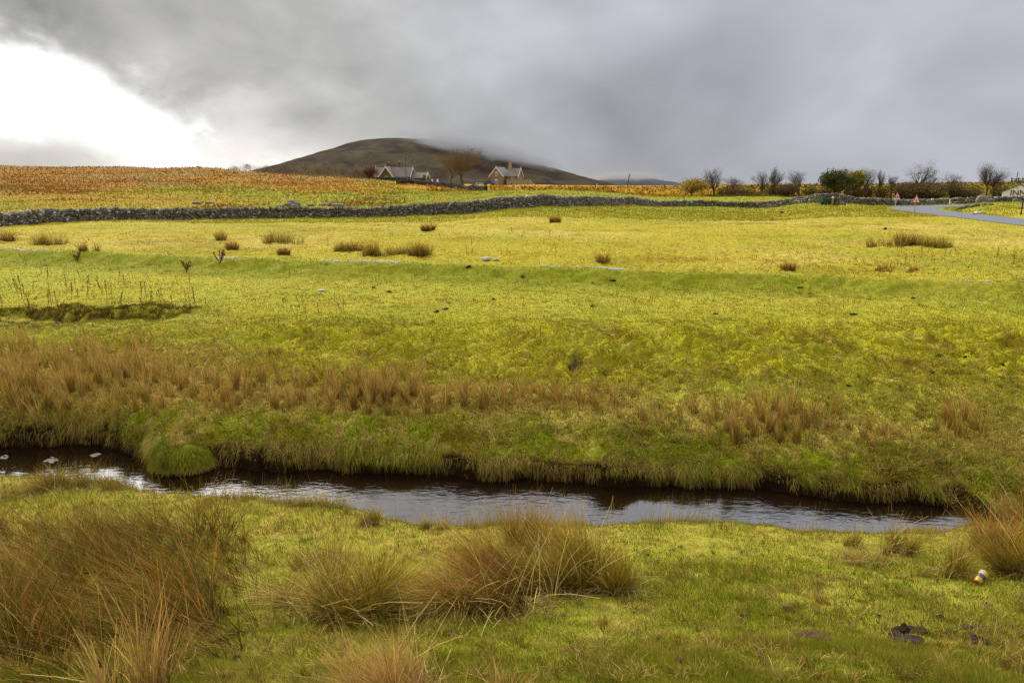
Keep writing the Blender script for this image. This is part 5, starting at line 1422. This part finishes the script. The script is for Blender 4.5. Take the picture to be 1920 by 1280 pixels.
bare_tree(1573, 370, 118, 46, 46, 'dense dark green tree, the only green one in the row', 36, cat='tree', name='holly_tree', col=BK, levels=5, leaves=(2, .17, (.075,.080,.022)), multi=3, trunk_h=.15)
bare_tree(1611, 368, 124, 42, 30, 'yellow green leaved tree right of the dark green tree', 33, cat='tree', name='small_tree', col=BK, levels=4, leaves=(4, .16, (.26,.22,.03)), trunk_h=.3)
bare_tree(695, 338, 200, 24, 24, 'reddish brown shrub at the left end of the station house', 34, cat='shrub', name='red_shrub', col=(.12,.05,.03), levels=4, leaves=(1, .12, (.13,.045,.025)), multi=4, trunk_h=.2)
# scrub bushes at the foot of the embankment
SB = [(1400,30,26,0),(1416,30,22,1),(1455,36,34,0),(1483,26,40,0),(1520,22,30,1),(1545,26,26,0),(1608,28,30,0),(1632,24,30,0),(1655,22,30,1),(1700,40,42,0),(1718,30,40,0),(1738,36,36,2),(1745,26,40,2),(1770,28,34,0),(1790,26,36,1),(1812,24,30,0),(1835,24,28,1),(1372,22,30,0),(1350,15,24,1),(1880,24,30,1)]
PL = ['left of the row','right']
for i, (px, wp_, hp, kind) in enumerate(SB):
    bare_tree(px, 371, 124 + (i % 3), hp * .72, wp_ * 1.1, ['bare brown scrub bush at the foot of the embankment', 'olive leaved scrub bush at the foot of the embankment', 'dull grey brown bush at the foot of the embankment'][kind], 50 + i, cat='bush', name='scrub_bush', col=BK, levels=4, multi=4, trunk_h=.12, nb=3,
      leaves=(1, .13, [(.13,.085,.03), (.16,.125,.022), (.19,.145,.05)][kind]), group='scrub bushes along the embankment' + [' (brown)', ' (olive)', ' (grey brown)'][kind])
# grove behind the ridge, left of the station house
for i in range(30):
    if i < 18: px = 562 + i * 7.4 + rng.uniform(-3, 3); hp = rng.uniform(20, 30); py = 331 + (px - 562) * .05; Y = 235
    else: px = 436 + (i - 18) * 9.0 + rng.uniform(-3, 3); hp = rng.uniform(13, 19) * (1.3 if 520 < px < 545 else 1); py = 326; Y = 240
    bare_tree(px, py, Y, hp, rng.uniform(14, 20), 'pale bare tree of the grove behind the ridge left of the station house' if i < 18 else 'faint bare tree showing its top over the left skyline', 100 + i, col=(.20,.165,.09) if i < 18 else (.16,.13,.09), levels=4, group='grove left of the station house' if i < 18 else 'tree tops on the left skyline', trunk_h=.3, cover_f=.7 if i < 18 else .5)

# ---------------------------------------------------------------- hills
def hillmat():
    m, nt = newmat('heather_hillside'); out = N(nt, 'ShaderNodeOutputMaterial'); b = N(nt, 'ShaderNodeBsdfPrincipled'); b.inputs['Roughness'].default_value = 1; b.inputs['Specular IOR Level'].default_value = .02
    tc = N(nt, 'ShaderNodeTexCoord'); mp = N(nt, 'ShaderNodeMapping'); mp.inputs['Scale'].default_value = (.005, .003, .009)
    nt.links.new(tc.outputs['Object'], mp.inputs[0])
    n1 = N(nt, 'ShaderNodeTexNoise'); n1.inputs['Scale'].default_value = 3.5; n1.inputs['Detail'].default_value = 9; n1.inputs['Roughness'].default_value = .65; n1.inputs['Distortion'].default_value = .8
    nt.links.new(mp.outputs[0], n1.inputs[0]); cr = N(nt, 'ShaderNodeValToRGB'); e = cr.color_ramp.elements
    e[0].position = .40; e[0].color = (.030,.017,.014, 1); e[1].position = .76; e[1].color = (.090,.075,.030, 1)
    q = cr.color_ramp.elements.new(.5); q.color = (.050,.036,.022, 1)
    nt.links.new(n1.outputs[0], cr.inputs[0]); nt.links.new(cr.outputs[0], b.inputs['Base Color']); nt.links.new(b.outputs[0], out.inputs[0]); return m
M_HILL = hillmat()
def hill(name, prof, Y, depth, seed, mat):
    xs = np.array([ray(p[0], p[1])[0] * Y for p in prof]); zs = np.array([CAMZ - ray(*p)[1] * Y for p in prof])
    X = np.linspace(xs[0], xs[-1], 420); top = pchip(xs, zs, X)
    t = np.linspace(-1, 1, 161); T_, XX = np.meshgrid(t, X, indexing='ij')
    TOP = np.broadcast_to(top, XX.shape)
    YY = Y + T_ * depth; pr = np.cos(T_ * math.pi / 2) ** 1.3
    ZZ = -30 + (TOP + 30) * pr
    gul = fbm(XX * .012, YY * .004, 4, seed)
    ZZ = ZZ + gul * 9 * np.sin(np.clip(np.abs(T_), 0, 1) * math.pi)
    V = np.stack([XX, YY, ZZ], -1).reshape(-1, 3); nr, nc = XX.shape; i = np.arange(nr - 1)[:, None] * nc + np.arange(nc - 1)[None]
    o = nm(name, V, np.stack([i, i + 1, i + nc + 1, i + nc], -1).reshape(-1, 4), mat, smooth=True); tag(o, kind='structure')
hill('hill', [(300,362),(430,352),(500,332),(540,319.5),(590,304.5),(640,287),(680,272),(712,264),(745,262),(790,263),(840,268),(900,279),(950,291),(1000,307),(1035,317),(1070,327),(1100,335),(1133,342),(1160,350),(1300,362)], 1900, 900, 5, M_HILL)
hill('far_hill', [(1050,350),(1110,341),(1150,334),(1195,333),(1225,338),(1260,346),(1330,356)], 3600, 900, 9, simple('dark_moor', (.035,.036,.045), var=.1, scale=.01, rough=1))

# cloud resting on the hilltops
def cloud_bank(name, cx, cy, Yc, rx, ry, rz, tilt, dens, label, col=(.45,.46,.48), wisp=1.0):
    x, y, z = at(cx, cy, Yc)
    mb = MB(); mb.box(-1, -1, -1, 1, 1, 1)
    m, nt = newmat(name + '_volume'); out = N(nt, 'ShaderNodeOutputMaterial'); v = N(nt, 'ShaderNodeVolumePrincipled')
    v.inputs['Color'].default_value = (*col, 1); v.inputs['Anisotropy'].default_value = .1
    tc = N(nt, 'ShaderNodeTexCoord'); ln = N(nt, 'ShaderNodeVectorMath', operation='LENGTH'); nt.links.new(tc.outputs['Object'], ln.inputs[0])
    mp = N(nt, 'ShaderNodeMapping'); mp.inputs['Scale'].default_value = (3.2, 1.2, 1.1); nt.links.new(tc.outputs['Object'], mp.inputs[0])
    no = N(nt, 'ShaderNodeTexNoise'); no.inputs['Scale'].default_value = 1.3; no.inputs['Detail'].default_value = 4; no.inputs['Distortion'].default_value = .6; nt.links.new(mp.outputs[0], no.inputs[0])
    mm = N(nt, 'ShaderNodeMath', operation='MULTIPLY_ADD'); nt.links.new(no.outputs[0], mm.inputs[0]); mm.inputs[1].default_value = wisp; mm.inputs[2].default_value = -.5 * wisp
    ad = N(nt, 'ShaderNodeMath', operation='ADD'); nt.links.new(ln.outputs['Value'], ad.inputs[0]); nt.links.new(mm.outputs[0], ad.inputs[1])
    mr = N(nt, 'ShaderNodeMapRange', interpolation_type='SMOOTHERSTEP'); mr.inputs[1].default_value = .35; mr.inputs[2].default_value = .98; mr.inputs[3].default_value = dens; mr.inputs[4].default_value = 0
    nt.links.new(ad.outputs[0], mr.inputs[0]); nt.links.new(mr.outputs[0], v.inputs['Density']); nt.links.new(v.outputs[0], out.inputs['Volume'])
    o = mb.build(name, m); o.location = (x, y, z); o.scale = (rx, ry, rz); o.rotation_euler = (0, tilt, 0)
    tag(o, label, 'cloud', kind='stuff')
cloud_bank('mist', 912, 281, 1560, 235, 230, 28, R(10.5), .013, 'low grey cloud drifting over the top and right shoulder of the big hill')
cloud_bank('mist', 1175, 330, 3000, 240, 300, 24, 0, .008, 'grey mist hiding the top of the small far hill')
# ---------------------------------------------------------------- small things near the camera
M_SOIL = simple('dark_soil', (.045,.024,.012), var=.25, scale=40, bump=.6, rough=.9)
M_SOILR = simple('reddish_soil', (.11,.05,.02), var=.25, scale=40, bump=.6, rough=.9)
def clod(px, py, w, h, label, mat=None, seed=0, lumps=9, cat='soil clod', group=None):
    x, y, z = G(px, py); r_ = np.random.default_rng(seed + 500)
    import bmesh
    bm = bmesh.new()
    for i in range(lumps):
        s = w * r_.uniform(.12, .30); a = r_.uniform(0, 6.28); q = w * .36 * math.sqrt(r_.uniform()) if i else 0
        from mathutils import Matrix
        hz = h * r_.uniform(.45, 1.0) * (1 - .5 * q / (w * .36))
        ret = bmesh.ops.create_icosphere(bm, subdivisions=2, radius=1)
        for v in ret['verts']:
            c = v.co; n = 1 + .35 * float(vn(c.x * 2 + i * 3.1 + seed, c.y * 2 + c.z * 2.3, i)) + .2 * float(vn(c.x * 6 + i, c.y * 6 + c.z * 5, i))
            v.co = Vector((math.cos(a) * q + c.x * s * n, math.sin(a) * q * .8 + c.y * s * n * .85, c.z * hz * .6 * n + hz * .15))
    me = D.meshes.new('clod'); bm.to_mesh(me); bm.free(); me.materials.append(mat or M_SOIL)
    o = D.objects.new('dung_clod', me); COL.objects.link(o); o.location = (x, y, z + (.010 if y < 9 else .01)); tag(o, label, cat, group)
CL = [(1692,1196,.10,.085,'upright black clod, the tallest one at the lower right',None,7),(1706,1212,.13,.05,'wide black clod at the foot of the tallest one',None,12),(1670,1196,.05,.025,'small flat black clod left of the tallest one',None,6),
 (1530,1203,.13,.035,'reddish brown trodden clod left of the black pile',M_SOILR,12),(1505,1200,.08,.02,'thin brown smear of soil left of the reddish clod',M_SOILR,8),
 (1722,1184,.10,.022,'flat dark clod above the black pile',None,9),(1738,1191,.04,.02,'small dark lump right of the flat clod above the black pile',None,5),
 (1824,1183,.12,.03,'flat dark clod towards the right edge',None,10),(1808,1178,.05,.012,'thin dark crumb at the upper left of the right hand flat clod',None,5),(1834,1207,.09,.035,'dark clod below the right hand flat clod',None,9),(1820,1193,.04,.015,'tiny dark crumb between the two right hand clods',None,5),
 (1782,1186,.06,.016,'small dark clod between the black pile and the right hand clods',None,6),(1762,1158,.04,.014,'small dark lump above the middle of the clods',None,5),(1614,1160,.035,.015,'lone dark crumb above the reddish clod',None,5),(1474,1144,.06,.012,'dark flat crumb below the flat tuft',None,6),(1647,1157,.03,.01,'tiny dark crumb right of the lone one',None,4),
 (1846,1133,.06,.015,'dark crumb in the turf below the drink can',None,6),(1427,1238,.045,.03,'brown clod at the bottom right of centre',M_SOILR,6),(1395,1158,.05,.015,'reddish crumb in the turf left of all the clods',M_SOILR,6),
 (445,1240,.05,.02,'dark clod at the bottom left beside the rush bed',None,6),(503,1222,.05,.02,'dark clod right of the one beside the rush bed',None,6),(1275,1243,.04,.015,'dark crumb at the bottom centre right',None,5),(843,1192,.05,.01,'reddish bare spot below the fountain tussock',M_SOILR,6)]
for i, (px, py, w, h, lab, m, l) in enumerate(CL): clod(px, py, w * 1.35, h * 1.6, lab, m, i, l)
FD = [(1880,685),(1748,700),(1762,668),(1810,672),(1590,725),(1475,706),(1712,560),(1600,590),(1500,540),(1340,590),(1110,575),(925,562),(820,585),(836,580),(1150,527),(980,520),(880,502),(1660,430),(1465,399),(700,540),(730,548)]
for i, (px, py) in enumerate(FD):
    y = G(px, py)[1]; clod(px, py, .012 * y * rng.uniform(.5, 1), .004 * y, 'small dark clod scattered on the smooth meadow', None, 60 + i, 5, group='dark clods scattered over the meadow')
# drink can
def can():
    x, y, z = G(1842, 1094)
    r = empty('drink_can', (x - .02, y, z + .055))
    r.rotation_euler = (R(0), 0, 0)
    R_ = .033; L = .115; k = 28
    ys = [(0,.0),(.3,.0)]
    mats = {'yellow': simple('can_yellow', (.55,.30,.02), var=.03, rough=.3, metal=.2), 'grey': simple('can_grey', (.10,.10,.11), rough=.3, metal=.5), 'white': simple('can_white', (.5,.5,.5), rough=.3),
            'red': simple('can_inside', (.45,.04,.07), rough=.35, metal=.3), 'alu': simple('aluminium', (.7,.7,.72), rough=.25, metal=.9)}
    ax = np.array([.62, .35, .42]); ax /= np.linalg.norm(ax)       # from torn end to the base
    u = np.cross(ax, [0, 0, 1.]); u /= np.linalg.norm(u); w = np.cross(ax, u)
    def ring(t, rad, dent=0):
        out = []
        for i in range(k):
            a = 2 * math.pi * i / k; q = rad * (1 - dent * (.5 + .5 * math.cos(a * 2 + t * 20)) - .04 * float(vn(a * 2, t * 60, 3)))
            out.append(ax * t + q * (math.cos(a) * u + math.sin(a) * w))
        return out
    def band(t0, t1, mat, name, d0=0, d1=0, r0=R_, r1=R_):
        m = MB(); ts = np.linspace(t0, t1, 4); vs = []
        for i, t in enumerate(ts): f = i / 3; vs += ring(t, r0 + (r1 - r0) * f, d0 + (d1 - d0) * f)
        fs = [(j * k + i, j * k + (i + 1) % k, (j + 1) * k + (i + 1) % k, (j + 1) * k + i) for j in range(3) for i in range(k)]
        m.add(vs, fs); return m.build(name, mats[mat], r, smooth=True)
    band(-.055, -.020, 'yellow', 'crushed_band', .35, .12); band(-.020, .012, 'grey', 'label_band', .12, 0); band(.012, .048, 'yellow', 'body', 0, 0)
    band(.048, .056, 'alu', 'base_rim', 0, 0, R_, R_ * .8)
    m = MB(); c = ring(.054, R_ * .8); m.add(c + [ax * .048], [(i, (i + 1) % k, k) for i in range(k)]); m.build('base', mats['alu'], r)
    m = MB(); t_ = ring(.014, R_ * 1.03); t2 = ring(.044, R_ * 1.03)
    sel = [i for i in range(k) if (math.cos(2*math.pi*i/k) * u + math.sin(2*math.pi*i/k) * w)[2] > .8]
    for i in sel: m.add([t_[i], t_[(i+1) % k], t2[(i+1) % k], t2[i]], [(0,1,2,3)])
    m.build('label_panel', mats['white'], r)
    for a0, ln_, mt in ((3.6, .034, 'red'), (4.6, .026, 'red'), (5.4, .02, 'white')):
        m = MB(); vs = []
        for j in range(6):
            t = j / 5; rad = R_ * (.75 + .8 * t); wd = .5 * (1 - .5 * t)
            for s_ in (-wd, wd): a = a0 + s_; vs.append(ax * (-.055 - ln_ * math.sin(t * 1.4)) + rad * (math.cos(a) * u + math.sin(a) * w))
        m.add(vs, [(2*j, 2*j+1, 2*j+3, 2*j+2) for j in range(5)]); m.build('torn_flap', mats[mt], r)
    m = MB(); m.add(ring(-.05, R_ * .62, .3) + [ax * -.03], [(i, (i + 1) % k, k) for i in range(k)]); m.build('inner_wall', mats['red'], r)
    tag(r, 'crushed yellow and grey drink can with a torn red end beside the right hand rushes', 'drink can')
can()
# foam on the water
M_FOAM = simple('white_foam', (.33,.30,.26), var=.15, scale=20, bump=.4)
def foam(px, py, w, label, seed):
    X, Y = wz(px, py, 0); m = MB(); r_ = np.random.default_rng(seed)
    for i in range(16):
        c = np.array([r_.normal(0, w * .3), r_.normal(0, w * .3)]); s = r_.uniform(.008, .03) * 1.1; n = 8
        pts = [(c[0] + s * 1.7 * math.cos(6.283 * j / n) * r_.uniform(.6, 1.1), c[1] + s * math.sin(6.283 * j / n) * r_.uniform(.6, 1.1)) for j in range(n)]
        vs = [(a, b, .001) for a, b in pts] + [(c[0] + (a - c[0]) * .6, c[1] + (b - c[1]) * .6, .009) for a, b in pts]
        m.add(vs, [tuple(range(n, 2*n))] + [(j, (j+1) % n, n + (j+1) % n, n + j) for j in range(n)])
    tag(m.build('foam_patch', M_FOAM, loc=(X, Y, 0)), label, 'foam')
foam(100, 862, .15, 'larger white foam patch floating on the dark water at the left', 1); foam(180, 852, .10, 'smaller white foam patch right of the larger one near the far bank', 2); foam(8, 856, .08, 'tiny foam fleck at the left edge of the water', 3)
